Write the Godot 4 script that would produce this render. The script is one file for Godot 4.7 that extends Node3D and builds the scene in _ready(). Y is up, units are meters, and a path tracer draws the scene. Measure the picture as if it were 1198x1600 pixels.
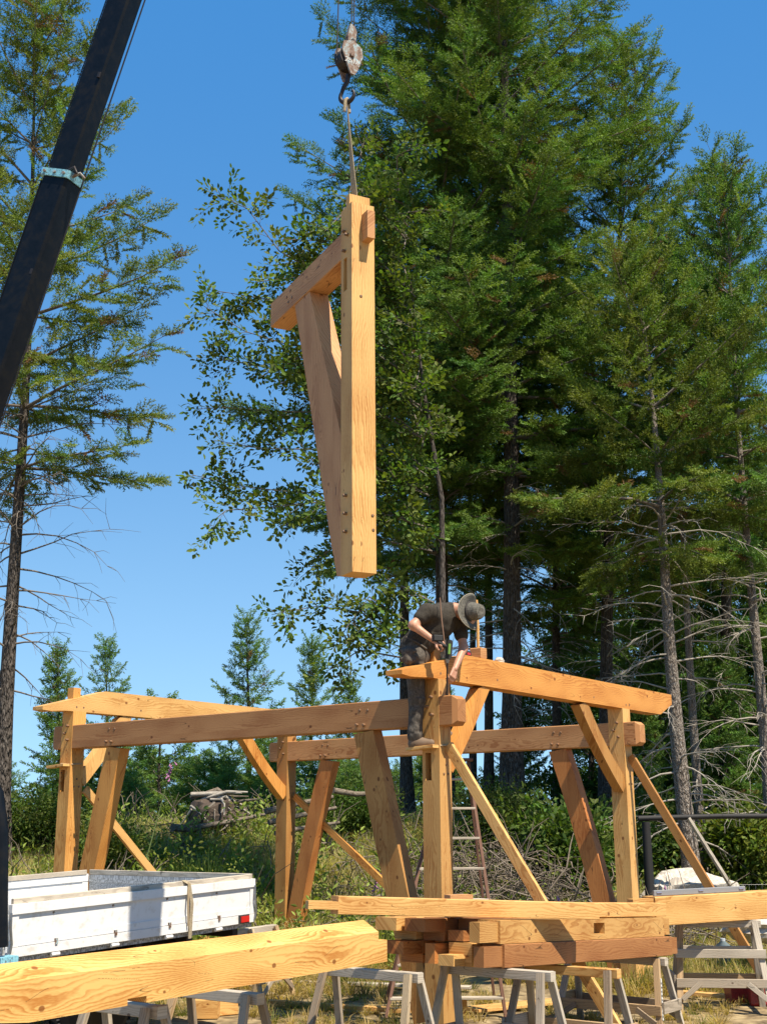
extends Node3D

# ---------------------------------------------------------------- shared state
const EYE := 1.85
const FOCAL := 1900.0
const PITCH := 0.2526
const ROLL := -0.0046
const FA := 0.6435
const FL1 := 5.437
const FL2 := 3.9825
var FB := Vector2(0.5038, 11.994)
var rng := RandomNumberGenerator.new()
var noise := FastNoiseLite.new()
var M := {}
var taken := {}
var fir_sprig: ArrayMesh
var fir_sprig_far: ArrayMesh
var leaf_sprig: ArrayMesh

func rf(a: float, b: float) -> float:
	return rng.randf_range(a, b)

# depth is measured forward from the camera; Godot's z runs backward
func P(x: float, y: float, d: float) -> Vector3:
	return Vector3(x, y, -d)

func pixel_ray(px: float, py: float) -> Vector3:
	var X := px - 599.0
	var Y := py - 800.0
	var x := (X * cos(ROLL) + Y * sin(ROLL)) / FOCAL
	var y := -(-X * sin(ROLL) + Y * cos(ROLL)) / FOCAL
	return Vector3(x, sin(PITCH) + y * cos(PITCH), -(cos(PITCH) - y * sin(PITCH)))

func at_d(px: float, py: float, d: float) -> Vector3:
	var r := pixel_ray(px, py)
	return Vector3(0, EYE, 0) + r * (d / -r.z)

func at_h(px: float, py: float, h: float) -> Vector3:
	var r := pixel_ray(px, py)
	return Vector3(0, EYE, 0) + r * ((h - EYE) / r.y)

# ---------------------------------------------------------------- naming
func numbered(called: String) -> String:
	if not taken.has(called):
		taken[called] = 0
		return called
	taken[called] += 1
	return "%s_%03d" % [called, taken[called]]

func tag(o: Node3D, label: String, category: String, group := "", kind := "") -> Node3D:
	if label: o.set_meta("label", label)
	if category: o.set_meta("category", category)
	if group: o.set_meta("group", group)
	if kind: o.set_meta("kind", kind)
	return o

func thing(called: String, label: String, category: String, at := Vector3.ZERO, turn := 0.0, group := "") -> Node3D:
	var o := Node3D.new()
	o.name = numbered(called)
	add_child(o)
	o.position = at
	o.rotation.y = turn
	tag(o, label, category, group)
	return o

func part(called: String, mesh: Mesh, mat: Material, parent: Node3D, xf := Transform3D()) -> MeshInstance3D:
	var o := MeshInstance3D.new()
	o.name = called if parent != self else numbered(called)
	o.mesh = mesh
	o.material_override = mat
	o.transform = xf
	parent.add_child(o, true)
	return o

func structure(called: String, mesh: Mesh, mat: Material) -> MeshInstance3D:
	var o := part(called, mesh, mat, self)
	o.set_meta("kind", "structure")
	return o

# ---------------------------------------------------------------- mesh helpers
func new_st() -> SurfaceTool:
	var st := SurfaceTool.new()
	st.begin(Mesh.PRIMITIVE_TRIANGLES)
	return st

# corners run counter-clockwise seen from outside
func tri(st: SurfaceTool, a: Vector3, b: Vector3, c: Vector3, ua := Vector2.ZERO, ub := Vector2.ZERO, uc := Vector2.ZERO) -> void:
	var n := (b - a).cross(c - a).normalized()
	st.set_normal(n); st.set_uv(ua); st.add_vertex(a)
	st.set_normal(n); st.set_uv(uc); st.add_vertex(c)
	st.set_normal(n); st.set_uv(ub); st.add_vertex(b)

func quad(st: SurfaceTool, a: Vector3, b: Vector3, c: Vector3, d: Vector3, ua := Vector2.ZERO, ub := Vector2.ZERO, uc := Vector2.ZERO, ud := Vector2.ZERO) -> void:
	tri(st, a, b, c, ua, ub, uc)
	tri(st, a, c, d, ua, uc, ud)

const GRAIN := Vector2(1.0 / 2.4, 1.0 / 0.6)

# convex profile (z, y), counter-clockwise seen from +x, run along x from x0 to x1
func extrude_x(st: SurfaceTool, prof: PackedVector2Array, x0: float, x1: float, uo := Vector2.ZERO) -> void:
	var n := prof.size()
	var run := 0.0
	for i in n:
		var p := prof[i]
		var q := prof[(i + 1) % n]
		var l := p.distance_to(q)
		# seen from +x with y up, z runs left, so the outline goes round with z mirrored
		var a := Vector3(x0, p.y, p.x)
		var b := Vector3(x1, p.y, p.x)
		var c := Vector3(x1, q.y, q.x)
		var d := Vector3(x0, q.y, q.x)
		var u0 := (uo + Vector2(x0, run)) * GRAIN
		var u1 := (uo + Vector2(x1, run)) * GRAIN
		var u2 := (uo + Vector2(x1, run + l)) * GRAIN
		var u3 := (uo + Vector2(x0, run + l)) * GRAIN
		quad(st, a, d, c, b, u0, u3, u2, u1)
		run += l
	for i in range(1, n - 1):
		var e := [prof[0], prof[i], prof[i + 1]]
		var v := []
		var uv := []
		for q in e:
			v.append(Vector3(x1, q.y, q.x))
			uv.append((uo + Vector2(q.x * 0.35, q.y)) * GRAIN)
		tri(st, v[0], v[1], v[2], uv[0], uv[1], uv[2])
		tri(st, v[0] - Vector3(x1 - x0, 0, 0), v[2] - Vector3(x1 - x0, 0, 0), v[1] - Vector3(x1 - x0, 0, 0), uv[0], uv[2], uv[1])

func chamfered(h: float, w: float, c: float) -> PackedVector2Array:
	# counter-clockwise seen from +x: there z runs to the left
	var y := h / 2
	var z := w / 2
	return PackedVector2Array([Vector2(z - c, -y), Vector2(-z + c, -y), Vector2(-z, -y + c), Vector2(-z, y - c), Vector2(-z + c, y), Vector2(z - c, y), Vector2(z, y - c), Vector2(z, -y + c)])

func rand_uv() -> Vector2:
	return Vector2(rf(0, 2.4), rf(0, 0.6))

func bar_mesh(l: float, h: float, w: float, c := 0.006) -> ArrayMesh:
	var st := new_st()
	extrude_x(st, chamfered(h, w, c), 0, l, rand_uv())
	return st.commit()

# a transform whose x axis runs from a to b and whose y axis leans to up
func along(a: Vector3, b: Vector3, up := Vector3.UP) -> Transform3D:
	var x := (b - a).normalized()
	if absf(x.dot(up.normalized())) > 0.999:
		up = Vector3(0.3, 0.1, 1)
	var z := x.cross(up).normalized()
	return Transform3D(Basis(x, z.cross(x), z), a)

func timber(called: String, parent: Node3D, a: Vector3, b: Vector3, h: float, w: float, mat: Material, up := Vector3.UP, c := 0.006) -> MeshInstance3D:
	return part(called, bar_mesh(a.distance_to(b), h, w, c), mat, parent, along(a, b, up))

# outline (x, y), any winding, with thickness along z from z0 to z1; grain runs along x or y
func slab(st: SurfaceTool, outline: PackedVector2Array, z0: float, z1: float, uo := Vector2.ZERO, upright := false) -> void:
	if Geometry2D.is_polygon_clockwise(outline):
		outline.reverse()
	var idx := Geometry2D.triangulate_polygon(outline)
	var uvf := func(p: Vector2, k: float) -> Vector2:
		return (uo + (Vector2(p.y, p.x + k) if upright else Vector2(p.x, p.y + k))) * GRAIN
	for i in range(0, idx.size(), 3):
		var p := outline[idx[i]]
		var q := outline[idx[i + 1]]
		var r := outline[idx[i + 2]]
		if (q - p).cross(r - p) < 0:
			var sw := q
			q = r
			r = sw
		tri(st, Vector3(p.x, p.y, z1), Vector3(q.x, q.y, z1), Vector3(r.x, r.y, z1), uvf.call(p, 0.0), uvf.call(q, 0.0), uvf.call(r, 0.0))
		tri(st, Vector3(p.x, p.y, z0), Vector3(r.x, r.y, z0), Vector3(q.x, q.y, z0), uvf.call(p, 0.3), uvf.call(r, 0.3), uvf.call(q, 0.3))
	for i in outline.size():
		var p := outline[i]
		var q := outline[(i + 1) % outline.size()]
		quad(st, Vector3(p.x, p.y, z1), Vector3(p.x, p.y, z0), Vector3(q.x, q.y, z0), Vector3(q.x, q.y, z1), uvf.call(p, 0.0), uvf.call(p, z0 - z1), uvf.call(q, z0 - z1), uvf.call(q, 0.0))

func slab_mesh(outline: PackedVector2Array, z0: float, z1: float, upright := false) -> ArrayMesh:
	var st := new_st()
	slab(st, outline, z0, z1, rand_uv(), upright)
	return st.commit()

func add_box(st: SurfaceTool, lo: Vector3, hi: Vector3, uo := Vector2.ZERO, grain_y := false) -> void:
	var o := PackedVector2Array([Vector2(lo.x, lo.y), Vector2(hi.x, lo.y), Vector2(hi.x, hi.y), Vector2(lo.x, hi.y)])
	slab(st, o, lo.z, hi.z, uo, grain_y)

func box_mesh(size: Vector3, base := true) -> ArrayMesh:
	var st := new_st()
	var y0 := 0.0 if base else -size.y / 2
	add_box(st, Vector3(-size.x / 2, y0, -size.z / 2), Vector3(size.x / 2, y0 + size.y, size.z / 2), rand_uv())
	return st.commit()

func tube(st: SurfaceTool, pts: Array, radii: Array, sides := 6, vscale := 1.0, cap := true) -> void:
	var n := pts.size()
	var t0: Vector3 = (pts[1] - pts[0]).normalized()
	var nx := t0.cross(Vector3(0.31, 0.2, 0.93)).normalized()
	var rings := []
	var norms := []
	var lens := []
	var run := 0.0
	for i in n:
		var t: Vector3 = ((pts[mini(i + 1, n - 1)] as Vector3) - (pts[maxi(i - 1, 0)] as Vector3)).normalized()
		nx = (nx - t * nx.dot(t)).normalized()
		var ny := t.cross(nx)
		var ring := []
		var nor := []
		for k in sides + 1:
			var a := TAU * k / sides
			var d := nx * cos(a) + ny * sin(a)
			nor.append(d)
			ring.append((pts[i] as Vector3) + d * (radii[i] as float))
		rings.append(ring)
		norms.append(nor)
		lens.append(run)
		if i + 1 < n:
			run += (pts[i] as Vector3).distance_to(pts[i + 1])
	for i in n - 1:
		for k in sides:
			var u0 := float(k) / sides
			var u1 := float(k + 1) / sides
			var v0: float = lens[i] * vscale
			var v1: float = lens[i + 1] * vscale
			for c in [[i, k, u0, v0], [i + 1, k + 1, u1, v1], [i, k + 1, u1, v0], [i, k, u0, v0], [i + 1, k, u0, v1], [i + 1, k + 1, u1, v1]]:
				st.set_normal(norms[c[0]][c[1]])
				st.set_uv(Vector2(c[2], c[3]))
				st.add_vertex(rings[c[0]][c[1]])
	if cap:
		for e in [0, n - 1]:
			for k in sides:
				if e == 0:
					tri(st, pts[0], rings[0][k + 1], rings[0][k])
				else:
					tri(st, pts[e], rings[e][k], rings[e][k + 1])

func tube_mesh(pts: Array, radii: Array, sides := 8, vscale := 1.0) -> ArrayMesh:
	var st := new_st()
	tube(st, pts, radii, sides, vscale)
	return st.commit()

func rod(called: String, parent: Node3D, a: Vector3, b: Vector3, r: float, mat: Material, sides := 8) -> MeshInstance3D:
	return part(called, tube_mesh([a, b], [r, r], sides), mat, parent)

# ---------------------------------------------------------------- materials
func flat(c: Color, rough := 0.7, metal := 0.0) -> StandardMaterial3D:
	var m := StandardMaterial3D.new()
	m.albedo_color = c.linear_to_srgb()
	m.roughness = rough
	m.metallic = metal
	return m

# sawn softwood: growth rings cut lengthwise, knots and a few checks; seamless along the grain
func wood_texture(sd: int, light: Color, dark: Color, rings: float, knots: int, checks: float) -> ImageTexture:
	var w := 1024
	var h := 256
	var n := FastNoiseLite.new()
	n.seed = sd
	n.noise_type = FastNoiseLite.TYPE_SIMPLEX
	n.frequency = 1.0
	n.fractal_type = FastNoiseLite.FRACTAL_NONE
	var r := RandomNumberGenerator.new()
	r.seed = sd
	var kn := []
	for i in knots:
		kn.append([r.randf() * w, r.randf() * h, r.randf_range(3.0, 8.0), r.randf_range(-1, 1)])
	var data := PackedByteArray()
	data.resize(w * h * 3)
	var at := 0
	for y in h:
		var fy := float(y) / h
		for x in w:
			var ax := TAU * x / w
			var cx := cos(ax)
			var sx := sin(ax)
			var warp := n.get_noise_3d(cx * 0.16, sx * 0.16, fy * 1.3) * 0.36 + n.get_noise_3d(cx * 0.8 + 7, sx * 0.8, fy * 5.0) * 0.045 + n.get_noise_3d(cx * 2.6 + 17, sx * 2.6, fy * 14.0) * 0.018
			var ring := fy * 2.0 + warp
			var knot := 0.0
			for k in kn:
				var dx: float = absf(x - k[0])
				dx = minf(dx, w - dx)
				var dy: float = absf(y - k[1])
				dy = minf(dy, h - dy)
				if dx < 120 and dy < 50:
					var d2 := dx * dx * 0.06 + dy * dy
					ring += 0.16 * exp(-d2 / (k[2] * k[2] * 5.0))
					knot = maxf(knot, 1.0 - smoothstep(k[2] * 0.7, k[2] * 1.15, sqrt(dx * dx * 0.55 + dy * dy)))
			var s := ring * rings
			s -= floor(s)
			var late := smoothstep(0.25, 0.85, s) * (1.0 - smoothstep(0.9, 1.0, s))
			var fib := n.get_noise_3d(cx * 9.0, sx * 9.0, fy * 90.0)
			var tone := n.get_noise_3d(cx * 0.6 + 31, sx * 0.6, fy * 2.2)
			var f := clampf(late * 0.62 + fib * 0.18 + tone * 0.40 + 0.05, 0.0, 1.0)
			var c := light.lerp(dark, f)
			c = c.lerp(Color(dark.r * 0.42, dark.g * 0.32, dark.b * 0.3), knot * 0.85)
			var ck := absf(n.get_noise_3d(cx * 0.5 + 60, sx * 0.5, fy * 5.0))
			if checks > 0.0 and ck < 0.012 and n.get_noise_3d(cx * 1.1 + 90, sx * 1.1, fy * 2.0) > 1.0 - checks:
				c = c * 0.35
			c = c.linear_to_srgb()
			data[at] = int(clampf(c.r, 0, 1) * 255)
			data[at + 1] = int(clampf(c.g, 0, 1) * 255)
			data[at + 2] = int(clampf(c.b, 0, 1) * 255)
			at += 3
	return ImageTexture.create_from_image(Image.create_from_data(w, h, false, Image.FORMAT_RGB8, data))

func wood(sd: int, light: Color, dark: Color, rings := 9.0, knots := 5, checks := 0.45, rough := 0.62) -> StandardMaterial3D:
	var m := StandardMaterial3D.new()
	m.albedo_texture = wood_texture(sd, light, dark, rings, knots, checks)
	m.roughness = rough
	m.metallic_specular = 0.35
	return m

# blotchy noise picture between two or three colours
func mottle(sd: int, cols: Array, fx: float, fy: float, size := 256, octaves := 4) -> ImageTexture:
	var n := FastNoiseLite.new()
	n.seed = sd
	n.noise_type = FastNoiseLite.TYPE_SIMPLEX
	n.frequency = 1.0
	n.fractal_octaves = octaves
	var im := Image.create(size, size, false, Image.FORMAT_RGB8)
	for y in size:
		var ay := TAU * y / size
		for x in size:
			var ax := TAU * x / size
			var v := n.get_noise_3d(cos(ax) * fx + 3, sin(ax) * fx, cos(ay) * fy * 0.7 + sin(ay) * fy) * 0.75 + 0.5 + n.get_noise_3d(cos(ax) * fx * 3, sin(ax) * fx * 3 + sin(ay) * fy * 3, cos(ay) * fy * 3) * 0.35
			v = clampf(v, 0, 1) * (cols.size() - 1)
			var i := mini(int(v), cols.size() - 2)
			im.set_pixel(x, y, (cols[i] as Color).lerp(cols[i + 1], v - i).linear_to_srgb())
	return ImageTexture.create_from_image(im)

func mottled(sd: int, cols: Array, fx: float, fy: float, uv: Vector3, rough := 0.85, tri_planar := true) -> StandardMaterial3D:
	var m := StandardMaterial3D.new()
	m.albedo_texture = mottle(sd, cols, fx, fy)
	m.roughness = rough
	m.uv1_scale = uv
	m.uv1_triplanar = tri_planar
	if rough > 0.8:
		m.metallic_specular = 0.2
	return m

func leafy(back: float) -> StandardMaterial3D:
	var m := StandardMaterial3D.new()
	m.vertex_color_use_as_albedo = true
	m.roughness = 0.55
	m.metallic_specular = 0.3
	m.cull_mode = BaseMaterial3D.CULL_DISABLED
	m.backlight_enabled = true
	m.backlight = Color(back, back * 1.08, back * 0.3).linear_to_srgb()
	return m

# the same sawn wood in a slightly different tone, as one board differs from the next
func toned(key: String) -> StandardMaterial3D:
	if not M.has(key + "_tones"):
		var list := [M[key]]
		for c in [Color(1.0, 0.95, 0.86), Color(0.90, 0.88, 0.86), Color(0.97, 0.87, 0.74), Color(0.82, 0.77, 0.72), Color(1.0, 1.0, 1.0)]:
			var m: StandardMaterial3D = M[key].duplicate()
			m.albedo_color = c
			list.append(m)
		M[key + "_tones"] = list
	return M[key + "_tones"][rng.randi_range(0, 5)]

func relief(m: StandardMaterial3D, sd: int, freq: float, strength: float, octaves := 3) -> void:
	var n := FastNoiseLite.new()
	n.seed = sd
	n.frequency = freq
	n.fractal_octaves = octaves
	var t := NoiseTexture2D.new()
	t.width = 256
	t.height = 256
	t.seamless = true
	t.as_normal_map = true
	t.bump_strength = strength
	t.noise = n
	m.normal_enabled = true
	m.normal_texture = t

func make_materials() -> void:
	M.gold = wood(11, Color(0.69, 0.43, 0.14), Color(0.44, 0.18, 0.038), 14.0, 8, 0.7)
	M.fresh = wood(23, Color(0.67, 0.405, 0.145), Color(0.42, 0.19, 0.05), 13.0, 9, 0.65)
	M.red = wood(37, Color(0.54, 0.285, 0.12), Color(0.34, 0.14, 0.05), 16.0, 8, 0.65)
	M.grey = wood(51, Color(0.50, 0.44, 0.355), Color(0.29, 0.25, 0.195), 12.0, 4, 0.8, 0.85)
	M.brown = wood(67, Color(0.20, 0.11, 0.075), Color(0.12, 0.06, 0.042), 10.0, 2, 0.3, 0.7)
	M.peg = flat(Color(0.19, 0.105, 0.055), 0.6)
	M.bark = mottled(71, [Color(0.018, 0.015, 0.013), Color(0.05, 0.042, 0.036), Color(0.09, 0.078, 0.068), Color(0.21, 0.19, 0.17)], 5.0, 2.0, Vector3(2, 0.5, 1), 0.95, false)
	M.pale_bark = mottled(73, [Color(0.035, 0.026, 0.02), Color(0.10, 0.078, 0.062), Color(0.22, 0.19, 0.16), Color(0.55, 0.53, 0.49)], 4.0, 7.0, Vector3(2, 0.8, 1), 0.95, false)
	M.twig = mottled(79, [Color(0.10, 0.085, 0.07), Color(0.24, 0.21, 0.18)], 2.0, 2.0, Vector3(1, 1, 1), 0.95, false)
	M.slash = mottled(84, [Color(0.07, 0.055, 0.042), Color(0.16, 0.13, 0.10), Color(0.30, 0.265, 0.22)], 2.0, 2.0, Vector3(1, 1, 1), 0.95, false)
	M.dead = mottled(83, [Color(0.18, 0.16, 0.135), Color(0.33, 0.30, 0.255), Color(0.50, 0.46, 0.40)], 2.0, 2.0, Vector3(1, 1, 1), 0.95, false)
	M.needle = leafy(0.7)
	M.leaf = leafy(0.75)
	M.grass = leafy(0.95)
	M.ground = mottled(89, [Color(0.10, 0.075, 0.045), Color(0.24, 0.18, 0.10), Color(0.38, 0.30, 0.17)], 2.2, 2.2, Vector3(0.35, 0.35, 0.35), 0.95)
	M.ground.uv1_world_triplanar = true
	M.white_paint = mottled(97, [Color(0.60, 0.58, 0.54), Color(0.70, 0.70, 0.69), Color(0.71, 0.71, 0.70), Color(0.72, 0.72, 0.71)], 1.2, 1.2, Vector3(1, 1, 1), 0.4)
	M.galv = mottled(101, [Color(0.12, 0.12, 0.115), Color(0.36, 0.37, 0.37), Color(0.58, 0.59, 0.6)], 3.0, 3.0, Vector3(2.2, 2.2, 2.2), 0.55)
	M.black_paint = mottled(103, [Color(0.004, 0.006, 0.009), Color(0.006, 0.008, 0.012), Color(0.012, 0.012, 0.012)], 1.5, 1.5, Vector3(0.8, 0.8, 0.8), 0.36)
	M.black_paint.metallic_specular = 0.28
	M.tar = flat(Color(0.012, 0.011, 0.011), 0.7)
	M.blue_paint = mottled(107, [Color(0.10, 0.05, 0.03), Color(0.16, 0.40, 0.50), Color(0.22, 0.50, 0.60), Color(0.26, 0.54, 0.62)], 2.2, 2.2, Vector3(3, 3, 3), 0.55)
	M.rust = mottled(109, [Color(0.07, 0.035, 0.022), Color(0.15, 0.085, 0.055), Color(0.21, 0.14, 0.10), Color(0.26, 0.30, 0.30), Color(0.28, 0.44, 0.50)], 1.2, 1.2, Vector3(2.0, 2.0, 2.0), 0.7)
	M.dark_iron = flat(Color(0.028, 0.024, 0.024), 0.5, 0.4)
	M.steel = flat(Color(0.30, 0.30, 0.30), 0.35, 0.8)
	M.rubber = flat(Color(0.025, 0.025, 0.025), 0.85)
	M.webbing = mottled(113, [Color(0.22, 0.18, 0.12), Color(0.42, 0.35, 0.24)], 2.0, 2.0, Vector3(6, 6, 6), 0.9)
	M.rope = mottled(127, [Color(0.25, 0.18, 0.10), Color(0.5, 0.40, 0.26)], 3.0, 3.0, Vector3(20, 20, 20), 0.9)
	M.red_paint = mottled(131, [Color(0.10, 0.012, 0.012), Color(0.28, 0.02, 0.02), Color(0.33, 0.03, 0.025)], 2.0, 2.0, Vector3(5, 5, 5), 0.4)
	M.stone = mottled(137, [Color(0.30, 0.27, 0.23), Color(0.52, 0.47, 0.40), Color(0.68, 0.62, 0.54)], 2.5, 2.5, Vector3(1.2, 1.2, 1.2), 0.9)
	M.red_lens = flat(Color(0.5, 0.02, 0.015), 0.2)
	relief(M.bark, 5, 0.03, 14.0)
	relief(M.pale_bark, 6, 0.03, 10.0)
	M.wire = flat(Color(0.35, 0.35, 0.34), 0.45, 0.7)

# ---------------------------------------------------------------- camera, sky, sun
func make_view() -> void:
	var cam := Camera3D.new()
	cam.name = "camera"
	cam.fov = rad_to_deg(2.0 * atan(800.0 / FOCAL))
	cam.near = 0.1
	cam.far = 3000.0
	cam.transform = Transform3D(Basis(Vector3.RIGHT, PITCH) * Basis(Vector3.BACK, ROLL), Vector3(0, EYE, 0))
	add_child(cam)
	cam.current = true
	var env := Environment.new()
	env.background_mode = Environment.BG_SKY
	var sm := ProceduralSkyMaterial.new()
	sm.sky_top_color = Color(0.036, 0.172, 0.43).linear_to_srgb()
	sm.sky_horizon_color = Color(0.35, 0.60, 0.82).linear_to_srgb()
	sm.sky_curve = 0.15
	sm.ground_horizon_color = Color(0.30, 0.33, 0.33).linear_to_srgb()
	sm.ground_bottom_color = Color(0.10, 0.09, 0.07).linear_to_srgb()
	sm.sun_angle_max = 2.0
	var sky := Sky.new()
	sky.sky_material = sm
	env.sky = sky
	env.background_energy_multiplier = 0.9
	env.tonemap_mode = Environment.TONE_MAPPER_LINEAR
	env.tonemap_exposure = 1.75
	env.sdfgi_enabled = true
	env.ssao_enabled = true
	env.ssil_enabled = true
	var we := WorldEnvironment.new()
	we.environment = env
	add_child(we)
	var sun := DirectionalLight3D.new()
	sun.name = "sun"
	sun.light_energy = 1.6
	sun.light_color = Color(1.0, 0.95, 0.87)
	sun.light_angular_distance = 0.5
	sun.shadow_enabled = true
	add_child(sun)
	sun.look_at_from_position(Vector3.ZERO, -sun_from())

# unit vector towards the sun
func sun_from() -> Vector3:
	var el := deg_to_rad(59.0)
	return Vector3(0.66 * cos(el), sin(el), 0.75 * cos(el)).normalized()

# ---------------------------------------------------------------- terrain
func ground_y(x: float, z: float) -> float:
	var d := -z
	var bank := lerpf(1.75, 0.72, smoothstep(2.0, 5.5, x))
	var y := bank * smoothstep(16.2 + 0.25 * x, 26.0, d)
	y += 0.9 * smoothstep(26.0, 70.0, d)
	y += noise.get_noise_2d(x * 18.0, z * 18.0) * 0.10 * smoothstep(12.0, 22.0, d) + noise.get_noise_2d(x * 90.0, z * 90.0) * 0.025
	return y

func make_ground() -> void:
	var st := new_st()
	var xs := []
	var ds := []
	var v := -12.0
	while v <= 12.0:
		xs.append(v)
		v += 0.4
	for e in [14.0, 18.0, 26.0, 45.0, 90.0, 250.0, 900.0]:
		xs.append(e)
		xs.push_front(-e)
	v = -3.0
	while v <= 32.0:
		ds.append(v)
		v += 0.4
	for e in [35.0, 42.0, 55.0, 80.0, 140.0, 300.0, 1400.0]:
		ds.append(e)
	ds.push_front(-20.0)
	ds.push_front(-200.0)
	for i in xs.size() - 1:
		for k in ds.size() - 1:
			var q := []
			for c in [[0, 0], [1, 0], [1, 1], [0, 1]]:
				var x: float = xs[i + c[0]]
				var z: float = -ds[k + c[1]]
				q.append(Vector3(x, ground_y(x, z), z))
			quad(st, q[0], q[1], q[2], q[3])
	structure("ground", st.commit(), M.ground)

# ---------------------------------------------------------------- the standing frame
# frame axes: u from the far left post to the near post, v from there back to the right
func F(u: float, y: float, v: float) -> Vector3:
	return Vector3(u, y, -v)

func make_post(fr: Node3D, u: float, v: float, slot: bool, top: float, mat: Material) -> MeshInstance3D:
	var st := new_st()
	var uo := rand_uv()
	var h := 0.1
	if slot:
		# the slot is cut in the face towards -v
		var s0 := Vector2(-0.065, 2.27)
		var s1 := Vector2(0.005, 2.53)
		var zf := h
		var zb := h - 0.09
		add_box(st, Vector3(-h, 0.0, -h), Vector3(h, top, zb), uo, true)
		add_box(st, Vector3(-h, 0.0, zb), Vector3(h, s0.y, zf), uo, true)
		add_box(st, Vector3(-h, s1.y, zb), Vector3(h, top, zf), uo, true)
		add_box(st, Vector3(-h, s0.y, zb), Vector3(s0.x, s1.y, zf), uo, true)
		add_box(st, Vector3(s1.x, s0.y, zb), Vector3(h, s1.y, zf), uo, true)
	else:
		add_box(st, Vector3(-h, 0, -h), Vector3(h, top, h), uo, true)
	var o := part("post", st.commit(), mat, fr)
	o.position = F(u, 0, v)
	# tenon standing up through the plate
	var t := new_st()
	add_box(t, Vector3(-0.085, top, -0.055), Vector3(0.025, top + 0.30, 0.055), rand_uv(), true)
	part("tenon", t.commit(), mat, o)
	return o

func peg(parent: Node3D, at: Vector3, dir: Vector3, r := 0.016, l := 0.035) -> void:
	part("peg", tube_mesh([at - dir * 0.02, at + dir * l * 0.85, at + dir * l], [r, r, r * 0.7], 7), M.peg, parent)

func curve_band(a: Vector2, b: Vector2, bow: float, w: float, steps := 8) -> PackedVector2Array:
	var d := (b - a).normalized()
	var n := Vector2(-d.y, d.x)
	var o := PackedVector2Array()
	for i in steps + 1:
		var t := float(i) / steps
		o.append(a.lerp(b, t) + n * (bow * 4 * t * (1 - t) + w / 2))
	for i in steps + 1:
		var t := 1.0 - float(i) / steps
		o.append(a.lerp(b, t) + n * (bow * 2.2 * t * (1 - t) - w / 2))
	return o

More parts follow.
